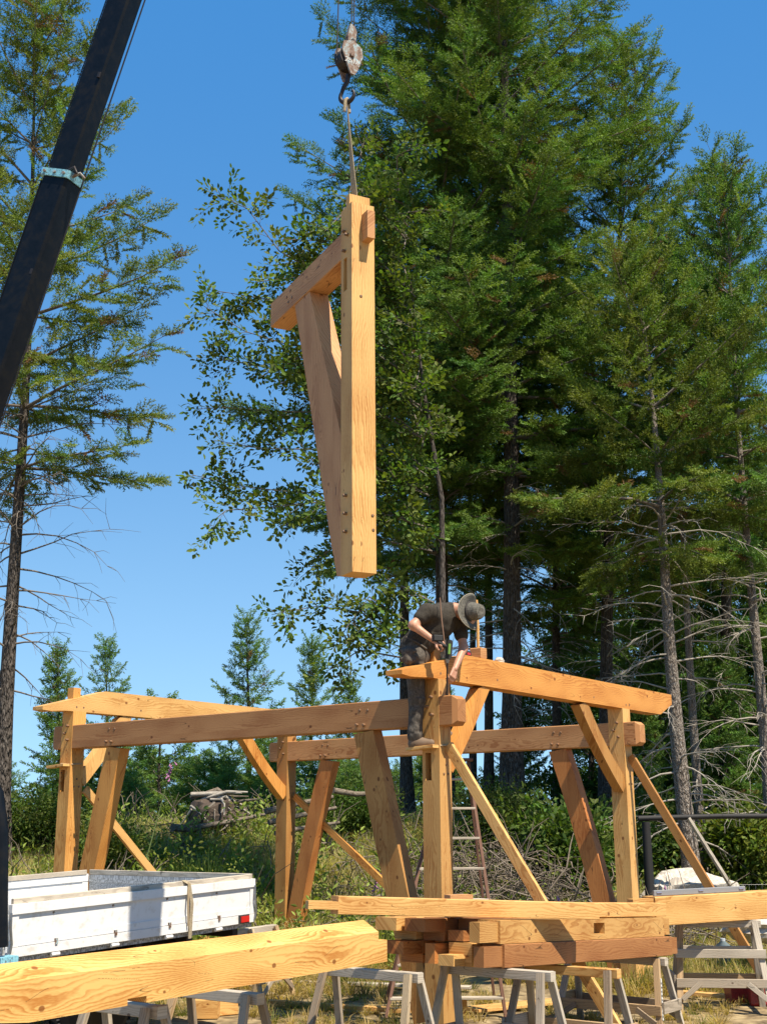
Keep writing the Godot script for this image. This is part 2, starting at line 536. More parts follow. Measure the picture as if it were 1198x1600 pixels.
func make_frame() -> void:
	var fr := thing("timber_frame", "standing open timber frame of four posts, beams and curved braces", "timber frame", P(FB.x, 0, FB.y), -FA)
	var PB := 3.235
	var PT := 3.518
	var T0 := 2.783
	var TH := 0.2835
	var posts := {}
	for p in [["B", 0.0, 0.0, true, toned("fresh")], ["A", -FL1, 0.0, true, toned("fresh")], ["D", 0.0, FL2, false, toned("fresh")], ["C", -FL1, FL2, false, toned("fresh")]]:
		posts[p[0]] = make_post(fr, p[1], p[2], p[3], PB, p[4])
		var o: MeshInstance3D = posts[p[0]]
		# pegs through the face towards -v
		for q in [Vector2(0.02, 3.06), Vector2(-0.03, 2.97), Vector2(0.03, 2.89)]:
			peg(o, Vector3(q.x, q.y, 0.1), Vector3(0, 0, 1))
		for q in [Vector2(-0.045, 2.33), Vector2(0.03, 2.33), Vector2(-0.01, 2.42)]:
			peg(o, Vector3(0.1, q.y, q.x), Vector3(1, 0, 0), 0.012, 0.006)
	# tie beams pass through the posts and end in a chamfered stub
	for v in [0.0, FL2]:
		var st := new_st()
		var uo := rand_uv()
		var z := 0.0965
		extrude_x(st, chamfered(TH, z * 2, 0.008), -FL1 - 0.24, 0.25, uo)
		# chamfered ends
		var pr := chamfered(TH, z * 2, 0.008)
		var pe := chamfered(TH - 0.07, z * 2 - 0.05, 0.008)
		for e in [[0.25, 0.30], [-FL1 - 0.24, -FL1 - 0.29]]:
			for i in 8:
				var k := (i + 1) % 8
				var q := [Vector3(e[0], pr[i].y, pr[i].x), Vector3(e[0], pr[k].y, pr[k].x), Vector3(e[1], pe[k].y, pe[k].x), Vector3(e[1], pe[i].y, pe[i].x)]
				if e[1] > e[0]:
					quad(st, q[0], q[1], q[2], q[3])
				else:
					quad(st, q[3], q[2], q[1], q[0])
			for i in range(1, 7):
				var q := [Vector3(e[1], pe[0].y, pe[0].x), Vector3(e[1], pe[i].y, pe[i].x), Vector3(e[1], pe[i + 1].y, pe[i + 1].x)]
				if e[1] > e[0]:
					tri(st, q[0], q[1], q[2], Vector2(0, 0), Vector2(0.03, 0.1), Vector2(0.05, 0.3))
				else:
					tri(st, q[0], q[2], q[1])
		var tb := part("tie_beam", st.commit(), toned("red"), fr)
		tb.position = F(0, T0 + TH / 2, v)
		for c in [-FL1 + 0.82, -0.82]:
			for q in [Vector2(-0.05, 0.06), Vector2(0.05, 0.055), Vector2(-0.08, -0.085), Vector2(0.01, -0.09)]:
				peg(tb, Vector3(c + q.x, q.y, z), Vector3(0, 0, 1), 0.016, 0.03 if q.y < 0 else 0.004)
		# splayed struts from the foot of each post up to the tie beam
		for s in [0, 1]:
			var o := curve_band(Vector2(-0.13, 0.10), Vector2(-0.84, T0), -0.05 if v > 1.0 else 0.015, 0.25)
			if s == 1:
				for i in o.size():
					o[i] = Vector2(-FL1 - o[i].x, o[i].y)
			for i in o.size():
				o[i].y = minf(o[i].y, T0 - 0.002)
			var sr := part("strut", slab_mesh(o, -0.075, 0.075, true), toned("red") if v > 1.0 else toned("fresh"), fr)
			sr.position = F(0, 0, v)
	# plates: long top beams with a tapered beak at the near end
	for u in [0.0, -FL1]:
		var tip := -0.69 if u == 0.0 else -0.56
		var o := PackedVector2Array([Vector2(tip, 3.225), Vector2(tip, 3.265), Vector2(0.40, PT), Vector2(5.37, PT), Vector2(5.37, 3.39), Vector2(5.0, PB), Vector2(-0.2, PB), Vector2(tip + 0.14, PB - 0.022)])
		# the outline lies in the v-y plane: turn it so that x runs along v
		var pl := part("plate", slab_mesh(o, -0.095, 0.095), toned("fresh"), fr)
		pl.transform = Transform3D(Basis(Vector3(0, 0, -1), Vector3.UP, Vector3(1, 0, 0)), F(u, 0, 0))
		for q in [[0.06, 3.29], [-0.05, 3.29], [4.0, 3.285], [4.09, 3.285], [1.0, 3.32], [3.15, 3.31]]:
			part("peg", tube_mesh([Vector3(q[0], q[1], 0.09), Vector3(q[0], q[1], 0.0965)], [0.013, 0.013], 7), M.peg, pl)
		# curved knee braces under both ends
		var b1 := curve_band(Vector2(0.09, 2.40), Vector2(0.80, PB + 0.03), -0.03, 0.17)
		var b2 := curve_band(Vector2(FL2 - 1.10, PB + 0.03), Vector2(FL2 - 0.09, 2.30), -0.06, 0.19)
		for b in [b1, b2]:
			for i in b.size():
				b[i].y = minf(b[i].y, PB - 0.002)
			var k := part("knee_brace", slab_mesh(b, -0.06, 0.06, true), toned("fresh"), fr)
			k.transform = pl.transform
			k.position = F(u + 0.02, 0, 0)
	# temporary diagonal props of sawn board
	for q in [[F(0.125, 2.60, 0.02), F(1.93, -0.03, 0.02)], [F(0.125, 2.66, FL2), F(1.72, -0.03, FL2)], [F(-FL1 + 0.125, 2.30, 0.13), F(-FL1 + 0.125, 0.25, 2.46)], [F(-FL1 + 0.125, 2.28, FL2 + 0.05), F(-3.03, 0.62, FL2 + 0.05)]]:
		timber("prop", fr, q[0], q[1], 0.10, 0.045, toned("fresh"), Vector3.UP, 0.003)
	# rope and cleat footholds tied round the near and the far left post
	for u in [0.0, -FL1]:
		var pts := []
		var rr := []
		for i in 13:
			var a := TAU * i / 12.0
			var k := 0.112 / maxf(absf(cos(a)), absf(sin(a)))
			pts.append(F(u + cos(a) * minf(k, 0.15), 2.60 + 0.006 * sin(a * 2), sin(a) * minf(k, 0.15)))
			rr.append(0.009)
		part("rope_lashing", tube_mesh(pts, rr, 6), M.rope, fr)
		timber("foothold_cleat", fr, F(u - 0.22, 2.565, -0.16), F(u + 0.10, 2.585, -0.16), 0.03, 0.10, M.fresh, Vector3.UP, 0.003)

# ---------------------------------------------------------------- the hanging piece
func make_hanging() -> void:
	var ang := deg_to_rad(27.0)
	var c := at_d(551, 560, 8.75)
	# local x is the face towards the camera's right, y up
	var uu := Vector3(sin(ang), 0, cos(ang))
	var vv := Vector3(cos(ang), 0, -sin(ang))
	var W := 0.198
	var y0 := 3.66
	var y1 := 6.66
	var o := thing("hanging_post", "post with stub beam and long strut hanging from crane", "timber assembly", Vector3(c.x, 0, c.z) - uu * W / 2 + vv * W / 2 + Vector3(0, y0, 0))
	o.transform.basis = Basis(uu, Vector3.UP, -vv)
	o.rotate_object_local(Vector3(1, 0, 0), 0.004)
	var H := y1 - y0
	var st := new_st()
	var uo := rand_uv()
	var h := W / 2
	# slot in the face towards -v (local +z)
	var zb := h - 0.07
	var s0 := Vector2(-0.05, 2.28)
	var s1 := Vector2(0.01, 2.56)
	add_box(st, Vector3(-h, 0, -h), Vector3(h, H, zb), uo, true)
	add_box(st, Vector3(-h, 0, zb), Vector3(h, s0.y, h), uo, true)
	add_box(st, Vector3(-h, s1.y, zb), Vector3(h, H, h), uo, true)
	add_box(st, Vector3(-h, s0.y, zb), Vector3(s0.x, s1.y, h), uo, true)
	add_box(st, Vector3(s1.x, s0.y, zb), Vector3(h, s1.y, h), uo, true)
	var post := part("post", st.commit(), M.fresh, o)
	part("tenon", slab_mesh(PackedVector2Array([Vector2(-0.02, H), Vector2(0.04, H), Vector2(0.04, H + 0.10), Vector2(-0.02, H + 0.10)]), -0.09, 0.09, true), M.fresh, post)
	part("tenon_end", slab_mesh(PackedVector2Array([Vector2(h - 0.01, 2.665), Vector2(h + 0.10, 2.665), Vector2(h + 0.10, 2.90), Vector2(h - 0.01, 2.90)]), -0.055, 0.01), M.red, post)
	for q in [Vector2(-0.02, 2.79), Vector2(0.03, 2.74), Vector2(-0.02, 2.62), Vector2(0.0, 0.60), Vector2(0.0, 0.46), Vector2(0.0, 0.32)]:
		peg(post, Vector3(q.x, q.y, h), Vector3(0, 0, 1), 0.013, 0.03)
	peg(post, Vector3(h, 2.2, 0.02), Vector3(1, 0, 0), 0.012, 0.004)
	peg(post, Vector3(h, 0.44, -0.07), Vector3(1, 0, 0), 0.012, 0.004)
	peg(post, Vector3(h, 0.33, -0.075), Vector3(1, 0, 0), 0.012, 0.004)
	var arm := part("stub_beam", bar_mesh(1.53, 0.235, 0.19), M.red, o, Transform3D(Basis(), Vector3(-1.62, 2.70, 0)))
	for q in [Vector2(0.38, 0.02), Vector2(0.46, 0.05), Vector2(0.42, -0.04), Vector2(0.5, -0.03)]:
		peg(arm, Vector3(q.x, q.y, 0.095), Vector3(0, 0, 1), 0.013, 0.004)
	var so := PackedVector2Array([Vector2(-1.08, 2.58), Vector2(-0.76, 2.58), Vector2(-h, 1.05), Vector2(-h, 0.0), Vector2(-0.20, 0.02), Vector2(-0.30, 0.28)])
	part("strut", slab_mesh(so, -0.085, 0.085, true), M.red, o)

	# sling, hook block and wire ropes
	var topw := o.transform * Vector3(-0.035, H + 0.0, 0.0)
	var hookp := at_d(542, 158, 8.75)
	var sl := thing("lifting_sling", "flat tan webbing sling running from hook to hanging post", "sling", topw)
	var e := hookp - topw
	var ss := new_st()
	for k in 14:
		var t0 := k / 14.0
		var t1 := (k + 1) / 14.0
		var w0 := 0.030 - 0.010 * t0
		var w1 := 0.030 - 0.010 * t1
		var a0 := 0.5 + 1.1 * t0
		var a1 := 0.5 + 1.1 * t1
		var d0 := Vector3(cos(a0), 0, sin(a0))
		var d1 := Vector3(cos(a1), 0, sin(a1))
		var n0 := Vector3(-d0.z, 0, d0.x) * 0.004
		var n1 := Vector3(-d1.z, 0, d1.x) * 0.004
		var b0 := e * t0 + Vector3(0, -0.16 * (1.0 if k == 0 else 0.0), 0)
		var b1 := e * t1
		quad(ss, b0 - d0 * w0 - n0, b0 + d0 * w0 - n0, b1 + d1 * w1 - n1, b1 - d1 * w1 - n1)
		quad(ss, b0 + d0 * w0 + n0, b0 - d0 * w0 + n0, b1 - d1 * w1 + n1, b1 + d1 * w1 + n1)
		quad(ss, b0 - d0 * w0 + n0, b0 - d0 * w0 - n0, b1 - d1 * w1 - n1, b1 - d1 * w1 + n1)
		quad(ss, b0 + d0 * w0 - n0, b0 + d0 * w0 + n0, b1 + d1 * w1 + n1, b1 + d1 * w1 - n1)
	part("webbing", ss.commit(), M.webbing, sl)
	# both legs of the sling gather over the hook
	part("loop", tube_mesh([e + Vector3(-0.02, -0.10, 0.012), e + Vector3(-0.012, 0.0, 0.02), e + Vector3(0.0, 0.022, 0.0), e + Vector3(0.012, 0.0, -0.02), e + Vector3(0.02, -0.10, -0.012)], [0.014, 0.016, 0.016, 0.016, 0.014], 6), M.webbing, sl)
	var bl := thing("hook_block", "rusty crane hook block with worn blue cheek plates", "hook block", hookp)
	# hook
	var hp := []
	var hr := []
	for i in 15:
		var a := lerpf(-0.6, PI * 1.25, i / 14.0)
		hp.append(Vector3(cos(PI - a) * 0.058 * (1.0 + 0.1 * i / 14.0), 0.05 - sin(a) * 0.062, 0))
		hr.append(0.016 + 0.008 * sin(PI * i / 14.0) - 0.008 * (i / 14.0))
	hp.reverse()
	hr.reverse()
	hp.append(Vector3(-0.030, 0.135, 0))
	hr.append(0.018)
	hp.append(Vector3(0.005, 0.18, 0))
	hr.append(0.020)
	hp.append(Vector3(0.012, 0.24, 0))
	hr.append(0.022)
	part("hook", tube_mesh(hp, hr, 8), M.dark_iron, bl, Transform3D(Basis(Vector3.UP, -0.4), Vector3.ZERO))
	# cheek plates either side of the sheave
	var ck := PackedVector2Array([Vector2(-0.075, 0.50), Vector2(0.02, 0.53), Vector2(0.095, 0.48), Vector2(0.105, 0.40), Vector2(0.06, 0.27), Vector2(0.03, 0.215), Vector2(-0.01, 0.215), Vector2(-0.09, 0.42)])
	var turn := Transform3D(Basis(Vector3.UP, 0.55), Vector3(0.005, 0, 0))
	part("cheek_plate", slab_mesh(ck, 0.055, 0.07), M.rust, bl, turn)
	part("cheek_plate", slab_mesh(ck, -0.07, -0.055), M.rust, bl, turn)
	part("sheave", tube_mesh([Vector3(0, 0.39, -0.05), Vector3(0, 0.39, -0.012), Vector3(0, 0.39, 0.012), Vector3(0, 0.39, 0.05)], [0.10, 0.085, 0.085, 0.10], 20), M.dark_iron, bl, turn)
	part("axle_nut", tube_mesh([Vector3(0, 0.39, 0.068), Vector3(0, 0.39, 0.085)], [0.022, 0.022], 6), M.rust, bl, turn)
	# worn white figures daubed on the cheek
	for g in [["25", -0.052], ["M", 0.018]]:
		var tm := TextMesh.new()
		tm.text = g[0]
		tm.font_size = 26
		tm.pixel_size = 0.0024
		tm.depth = 0.002
		part("painted_figure", tm, flat(Color(0.5, 0.5, 0.48), 0.8), bl, turn * Transform3D(Basis(), Vector3(g[1] + 0.02, 0.335, 0.0715)))
	part("becket", slab_mesh(PackedVector2Array([Vector2(0.0, 0.49), Vector2(0.055, 0.49), Vector2(0.075, 0.66), Vector2(0.05, 0.72), Vector2(0.015, 0.72), Vector2(-0.01, 0.60)]), -0.022, 0.022), M.rust, bl, turn)
	part("becket_pin", tube_mesh([Vector3(0.03, 0.56, -0.04), Vector3(0.03, 0.56, 0.04)], [0.014, 0.014], 8), M.dark_iron, bl, turn)
	var ropes := [Vector3(-0.085, 0.36, 0.02), Vector3(0.035, 0.72, 0.0), Vector3(0.055, 0.72, 0.0)]
	for r in ropes:
		rod("wire_rope", bl, r, Vector3(r.x * 0.6 + 0.1, 6.6, r.z), 0.0055, M.dark_iron, 6)

# ---------------------------------------------------------------- crane truck
func make_truck() -> void:
	var p0 := at_d(15, 1497, 10.0)
	var p1 := P(-1.25, 0.97, 12.23)
	var x := (p1 - p0).normalized()
	var z := x.cross(Vector3.UP).normalized()
	var tr := thing("crane_truck", "flatbed truck with white drop sides and a black folding crane boom", "truck", p0)
	tr.transform.basis = Basis(x, z.cross(x), z)
	var L := p0.distance_to(p1)
	var Wd := 2.45
	var H := 0.395
	# a drop side: channel frame, recessed panels, top rail
	for sd in [0, 1]:
		var s := Node3D.new()
		s.name = "drop_side"
		tr.add_child(s, true)
		s.transform = Transform3D() if sd == 0 else Transform3D(Basis(Vector3.UP, PI), Vector3(L, 0, -Wd))
		for b in [["side_panel", 0.0, 0.075, L, H - 0.06, -0.022, -0.010], ["top_rail", 0.0, H - 0.075, L, H, -0.035, 0.014], ["middle_rib", 0.05, 0.078, L - 0.06, 0.135, -0.014, -0.003], ["bottom_rail", 0.0, 0.0, L, 0.072, -0.03, 0.004], ["end_post", 0.0, 0.0745, 0.075, H - 0.0775, -0.03, 0.003], ["end_post", L - 0.06, 0.0745, L, H - 0.0775, -0.03, 0.003]]:
			var st := new_st()
			add_box(st, Vector3(b[1], b[2], b[5]), Vector3(b[3], b[4], b[6]))
			part(b[0], st.commit(), M.white_paint, s)
		var ln := part("lining_board", bar_mesh(L - 0.06, 0.05, 0.03, 0.004), M.grey, s)
		ln.position = Vector3(0.03, H + 0.018, -0.028)
		for k in 4:
			var bx := 0.42 + k * 0.62
			part("bolt", tube_mesh([Vector3(bx, H - 0.095, -0.012), Vector3(bx, H - 0.095, 0.0)], [0.011, 0.008], 6), M.rust, s)
			part("hinge", slab_mesh(PackedVector2Array([Vector2(bx + 0.01, 0.055), Vector2(bx + 0.035, 0.055), Vector2(bx + 0.035, 0.10), Vector2(bx + 0.01, 0.10)]), -0.012, 0.014), M.rust, s)
			part("hinge_pin", tube_mesh([Vector3(bx - 0.02, -0.022, 0.0), Vector3(bx + 0.06, -0.022, 0.0)], [0.016, 0.016], 8), M.white_paint, s)
	for e in [[L + 0.002, 1], [-0.03, 0]]:
		var g := Node3D.new()
		g.name = "tail_gate" if e[1] else "head_board"
		tr.add_child(g, true)
		for b in [[0.0, H - 0.012, 0.0, 0.022], [H - 0.085, H - 0.010, -0.006, 0.034]]:
			var st := new_st()
			add_box(st, Vector3(e[0] + b[2], b[0], -Wd + 0.045), Vector3(e[0] + b[3], b[1], -0.045))
			part("gate_panel", st.commit(), M.galv, g)
		var gl := part("lining_board", bar_mesh(Wd - 0.10, 0.05, 0.03, 0.004), M.grey, g)
		gl.transform = Transform3D(Basis(Vector3.UP, PI / 2), Vector3(e[0] + 0.012, H + 0.018, -0.05))
	var fl := new_st()
	add_box(fl, Vector3(0, -0.045, -Wd + 0.04), Vector3(L, -0.002, -0.036))
	part("bed_floor", fl.commit(), M.galv, tr)
	# chain latch on the rear corner and at the headboard
	for cx in [0.0, L]:
		part("latch_chain", tube_mesh([Vector3(cx - 0.01, H - 0.06, 0.02), Vector3(cx - 0.02, 0.22, 0.03), Vector3(cx + 0.0, 0.10, 0.025), Vector3(cx - 0.012, 0.03, 0.02)], [0.008, 0.011, 0.009, 0.010], 6), M.steel, tr)
	# webbing strap thrown over the side
	var sp := new_st()
	var sx := 1.90
	var path := [Vector3(sx - 0.08, H + 0.044, -0.15), Vector3(sx - 0.03, H + 0.050, -0.02), Vector3(sx, H + 0.020, 0.022), Vector3(sx + 0.035, H - 0.16, 0.026), Vector3(sx + 0.03, 0.12, 0.020), Vector3(sx + 0.02, -0.06, 0.018)]
	for i in path.size() - 1:
		var w0 := 0.026 if i < 2 else 0.020
		var a: Vector3 = path[i]
		var b: Vector3 = path[i + 1]
		for o in [Vector3(0, 0, 0), Vector3(0, 0, -0.005)]:
			var q := [a + Vector3(-w0, 0, 0) + o, a + Vector3(w0, 0, 0) + o, b + Vector3(w0, 0, 0) + o, b + Vector3(-w0, 0, 0) + o]
			if o.z == 0.0:
				quad(sp, q[3], q[2], q[1], q[0])
			else:
				quad(sp, q[0], q[1], q[2], q[3])
	part("strap", sp.commit(), M.webbing, tr)
	part("strap_tail", tube_mesh([Vector3(sx - 0.005, H + 0.03, 0.02), Vector3(sx - 0.02, 0.25, 0.03), Vector3(sx - 0.01, 0.05, 0.024)], [0.008, 0.010, 0.007], 5), M.rope, tr)
	part("lamp_bezel", box_mesh(Vector3(0.13, 0.075, 0.02)), M.rubber, tr, Transform3D(Basis(), Vector3(L - 0.16, 0.002, 0.015)))
	part("tail_lamp", box_mesh(Vector3(0.11, 0.055, 0.03)), M.red_lens, tr, Transform3D(Basis(), Vector3(L - 0.16, 0.012, 0.02)))
	# running gear
	for zz in [-0.75, -1.7]:
		var st := new_st()
		add_box(st, Vector3(-1.6, -0.26, zz - 0.05), Vector3(L - 0.2, -0.06, zz + 0.05))
		part("chassis_rail", st.commit(), M.black_paint, tr)
	for k in 5:
		var st := new_st()
		add_box(st, Vector3(0.15 + k * 0.6, -0.12, -Wd + 0.1), Vector3(0.22 + k * 0.6, -0.05, -0.06))
		part("cross_member", st.commit(), M.dark_iron, tr)
	for wz in [-0.22, -2.2]:
		for wx in [0.98, -1.9]:
			var r := 0.40
			var wl := Node3D.new()
			wl.name = "wheel"
			tr.add_child(wl, true)
			wl.position = Vector3(wx, -0.47, wz)
			var ty := new_st()
			var pr := [[-0.13, 0.24], [-0.135, 0.33], [-0.10, r - 0.01], [0.10, r - 0.01], [0.135, 0.33], [0.13, 0.24]]
			var ps := []
			var rs := []
			for q in pr:
				ps.append(Vector3(0, 0, q[0]))
				rs.append(q[1])
			tube(ty, ps, rs, 28)
			for t in 36:
				var a := TAU * t / 36.0
				for h in [-1, 1]:
					var c := Vector3(cos(a + h * 0.03) * r, sin(a + h * 0.03) * r, h * 0.055)
					var tx := Vector3(-sin(a), cos(a), 0) * 0.016
					var rr := Vector3(cos(a), sin(a), 0) * 0.014
					var zz2: Vector3 = Vector3(0, 0, 0.05) + tx * 1.2 * h
					quad(ty, c - tx - zz2 + rr, c + tx - zz2 + rr, c + tx + zz2 + rr, c - tx + zz2 + rr)
					quad(ty, c - tx - zz2 - rr, c - tx - zz2 + rr, c - tx + zz2 + rr, c - tx + zz2 - rr)
					quad(ty, c + tx - zz2 + rr, c + tx - zz2 - rr, c + tx + zz2 - rr, c + tx + zz2 + rr)
			part("tyre", ty.commit(), M.rubber, wl)
			part("rim", tube_mesh([Vector3(0, 0, -0.12), Vector3(0, 0, -0.05), Vector3(0, 0, 0.05), Vector3(0, 0, 0.12)], [0.24, 0.20, 0.20, 0.24], 24), M.galv, wl)
		part("mud_flap", box_mesh(Vector3(0.02, 0.5, 0.3)), M.rubber, tr, Transform3D(Basis(), Vector3(1.5, -0.62, wz)))
	# valve box in blue paint near the headboard
	part("valve_box", box_mesh(Vector3(0.16, 0.16, 0.12)), M.blue_paint, tr, Transform3D(Basis(), Vector3(-0.16, -0.12, 0.16)))
	part("valve_bracket", box_mesh(Vector3(0.10, 0.13, 0.02)), M.galv, tr, Transform3D(Basis(), Vector3(-0.035, -0.15, 0.23)))
	part("hydraulic_hose", tube_mesh([Vector3(-0.04, -0.08, 0.24), Vector3(0.03, -0.07, 0.25), Vector3(0.055, -0.12, 0.25), Vector3(0.03, -0.2, 0.24), Vector3(-0.05, -0.3, 0.2)], [0.010, 0.010, 0.010, 0.010, 0.010], 7), flat(Color(0.05, 0.22, 0.42), 0.5), tr)
	# crane: column, folded support arm, boom sections, collar, rope
	var inv := tr.transform.affine_inverse()
	var q1 := at_d(30, 480, 9.95)
	var q2 := at_d(195, 0, 9.6)
	var dir := (q2 - q1)
	var foot := q1 + dir * ((2.2 - q1.y) / dir.y)
	var collar := q1 + dir * 0.415
	var tip := q1 + dir * 3.45
	var col := part("crane_column", tube_mesh([inv * Vector3(foot.x, 0.75, foot.z), inv * Vector3(foot.x, 2.3, foot.z)], [0.22, 0.16], 12), M.black_paint, tr)
	col.visible = true
	var bx := along(inv * foot, inv * tip, inv.basis * Vector3.UP)
	var Lf := foot.distance_to(collar)
	part("boom_section", bar_mesh(Lf, 0.285, 0.215, 0.02), M.black_paint, tr, bx)
	part("boom_section", bar_mesh(5.2, 0.255, 0.185, 0.018), M.black_paint, tr, Transform3D(bx.basis, bx * Vector3(Lf, 0.0, 0)))
	part("boom_section", bar_mesh(maxf(0.5, foot.distance_to(tip) - Lf - 5.2), 0.20, 0.15, 0.012), M.black_paint, tr, Transform3D(bx.basis, bx * Vector3(Lf + 5.2, 0, 0)))
	part("boom_collar", bar_mesh(0.07, 0.325, 0.25, 0.02), M.blue_paint, tr, Transform3D(bx.basis, bx * Vector3(Lf - 0.05, 0.005, 0)))
	part("guide_eye", tube_mesh([Vector3(Lf - 0.01, -0.15, 0.06), Vector3(Lf + 0.03, -0.22, 0.05), Vector3(Lf + 0.0, -0.26, 0.02)], [0.018, 0.014, 0.01], 6), M.rust, tr, bx)
	part("guide_eye", tube_mesh([Vector3(Lf + 0.03, -0.12, 0.08), Vector3(Lf + 0.06, -0.17, 0.09), Vector3(Lf + 0.02, -0.2, 0.07)], [0.022, 0.018, 0.01], 6), M.dark_iron, tr, bx)
	for k in 7:
		part("hose_clip", bar_mesh(0.05, 0.03, 0.02, 0.004), M.dark_iron, tr, Transform3D(bx.basis, bx * Vector3(0.8 + k * 0.95, -0.10, 0.118 if k < 4 else 0.10)))
	part("weld_seam", tube_mesh([Vector3(Lf + 0.05, 0.118, 0.0935), Vector3(Lf + 5.1, 0.118, 0.0935)], [0.006, 0.006], 5), M.black_paint, tr, bx)
	part("weld_seam", tube_mesh([Vector3(0.2, 0.13, 0.1085), Vector3(Lf - 0.1, 0.13, 0.1085)], [0.007, 0.007], 5), M.black_paint, tr, bx)
	for k in 3:
		part("collar_bolt", tube_mesh([Vector3(Lf - 0.015, -0.11 + 0.11 * k, 0.124), Vector3(Lf - 0.015, -0.11 + 0.11 * k, 0.142)], [0.015, 0.013], 6), M.rust, tr, bx)
	part("hoist_rope", tube_mesh([Vector3(0.6, -0.24, 0.0), Vector3(foot.distance_to(tip), -0.22, 0)], [0.007, 0.007], 6), M.dark_iron, tr, bx)
	part("boom_head", tube_mesh([Vector3(foot.distance_to(tip), -0.1, -0.08), Vector3(foot.distance_to(tip), -0.1, 0.08)], [0.16, 0.16], 16), M.dark_iron, tr, bx)
	# outrigger leg standing at the front corner of the bed
	part("outrigger_leg", tube_mesh([inv * at_d(2, 1480, 9.75), inv * at_d(2, 1400, 9.75), inv * at_d(3, 1300, 9.75), inv * at_d(-3, 1240, 9.75), inv * at_d(-14, 1215, 9.8)], [0.055, 0.055, 0.056, 0.05, 0.03], 10), M.black_paint, tr)

# ---------------------------------------------------------------- loose timbers and sawhorses
func sawhorse(called_at: Vector3, turn: float, h: float, l: float, label: String, topmat: Material = null) -> Node3D:
	var s := thing("sawhorse", label, "sawhorse", called_at, turn, "sawhorses under the timbers")
	var c := l / 2
	part("top_rail", bar_mesh(l - 0.06, 0.07, 0.075, 0.004), topmat if topmat else M.grey, s, Transform3D(Basis(), Vector3(-c + 0.03, h - 0.038, 0)))
	for sx in [-1, 1]:
		for sz in [-1, 1]:
			var a := Vector3(sx * (c - 0.10), h - 0.012, sz * 0.065)
			var b := Vector3(sx * (c - 0.02), 0.0, sz * (0.10 + 0.22 * h))
			timber("leg", s, b, a, 0.062, 0.032, toned("grey"), Vector3(sx, 0, 0), 0.003)
		part("gusset", bar_mesh(0.40 * h + 0.12, 0.10, 0.022, 0.003), toned("grey"), s, Transform3D(Basis(Vector3.UP, PI / 2), Vector3(sx * (c + 0.0), 0.36 * h, 0.20 * h + 0.06)))
	for sz in [-1, 1]:
		part("side_rail", bar_mesh(l - 0.02, 0.085, 0.03, 0.003), toned("grey"), s, Transform3D(Basis(), Vector3(-c + 0.01, 0.33 * h, sz * (0.10 + 0.155 * h + 0.012))))
		for sx in [-1, 1]:
			timber("knee", s, Vector3(sx * (c - 0.055), 0.16 * h, sz * (0.14 + 0.17 * h)), Vector3(sx * (c - 0.24), 0.33 * h, sz * (0.145 + 0.155 * h)), 0.05, 0.02, toned("grey"), Vector3.UP, 0.002)
	return s

func loose_timber(called: String, label: String, a: Vector3, b: Vector3, h: float, w: float, mat: Material, ends: int, group := "", style := 0, pocket := false) -> Node3D:
	# a and b run along the middle of the underside; worked ends on a and, for 2, on both
	var o := thing(called, label, "beam", a, 0.0, group)
	var x := (b - a).normalized()
	var z := x.cross(Vector3.UP).normalized()
	o.transform.basis = Basis(x, z.cross(x), z)
	var L := a.distance_to(b)
	if pocket:
		# a square mortise cut 9 cm into the front side
		var st := new_st()
		var uo := rand_uv()
		var f := w / 2
		var k := f - 0.09
		add_box(st, Vector3(0, 0, -f), Vector3(L, h, k), uo)
		add_box(st, Vector3(0, 0, k), Vector3(1.52, h, f), uo)
		add_box(st, Vector3(1.72, 0, k), Vector3(L, h, f), uo)
		add_box(st, Vector3(1.52, 0, k), Vector3(1.72, 0.045, f), uo)
		add_box(st, Vector3(1.52, 0.135, k), Vector3(1.72, h, f), uo)
		part("beam_body", st.commit(), mat, o)
	else:
		part("beam_body", bar_mesh(L, h, w, 0.005), mat, o, Transform3D(Basis(), Vector3(0, h / 2, 0)))
	for e in ends:
		var x0 := -0.26 if e == 0 else L - 0.001
		var x1 := 0.001 if e == 0 else L + 0.16
		var st := new_st()
		if style == 0:
			# plain tenon, flush with one side
			add_box(st, Vector3(x0, 0.012, -w * 0.05), Vector3(x1, h - 0.012, w * 0.40), rand_uv())
			part("tenon", st.commit(), mat, o)
		elif style == 1:
			# half lap over the whole width
			add_box(st, Vector3(x0, h * 0.42, -w * 0.48), Vector3(x1, h - 0.004, w * 0.48), rand_uv())
			part("half_lap", st.commit(), mat, o)
		else:
			# stub tenon low on the end
			add_box(st, Vector3(x0 * 0.6, 0.006, -w * 0.46), Vector3(x1, h * 0.5, w * 0.2), rand_uv())
			part("stub_tenon", st.commit(), mat, o)
	return o

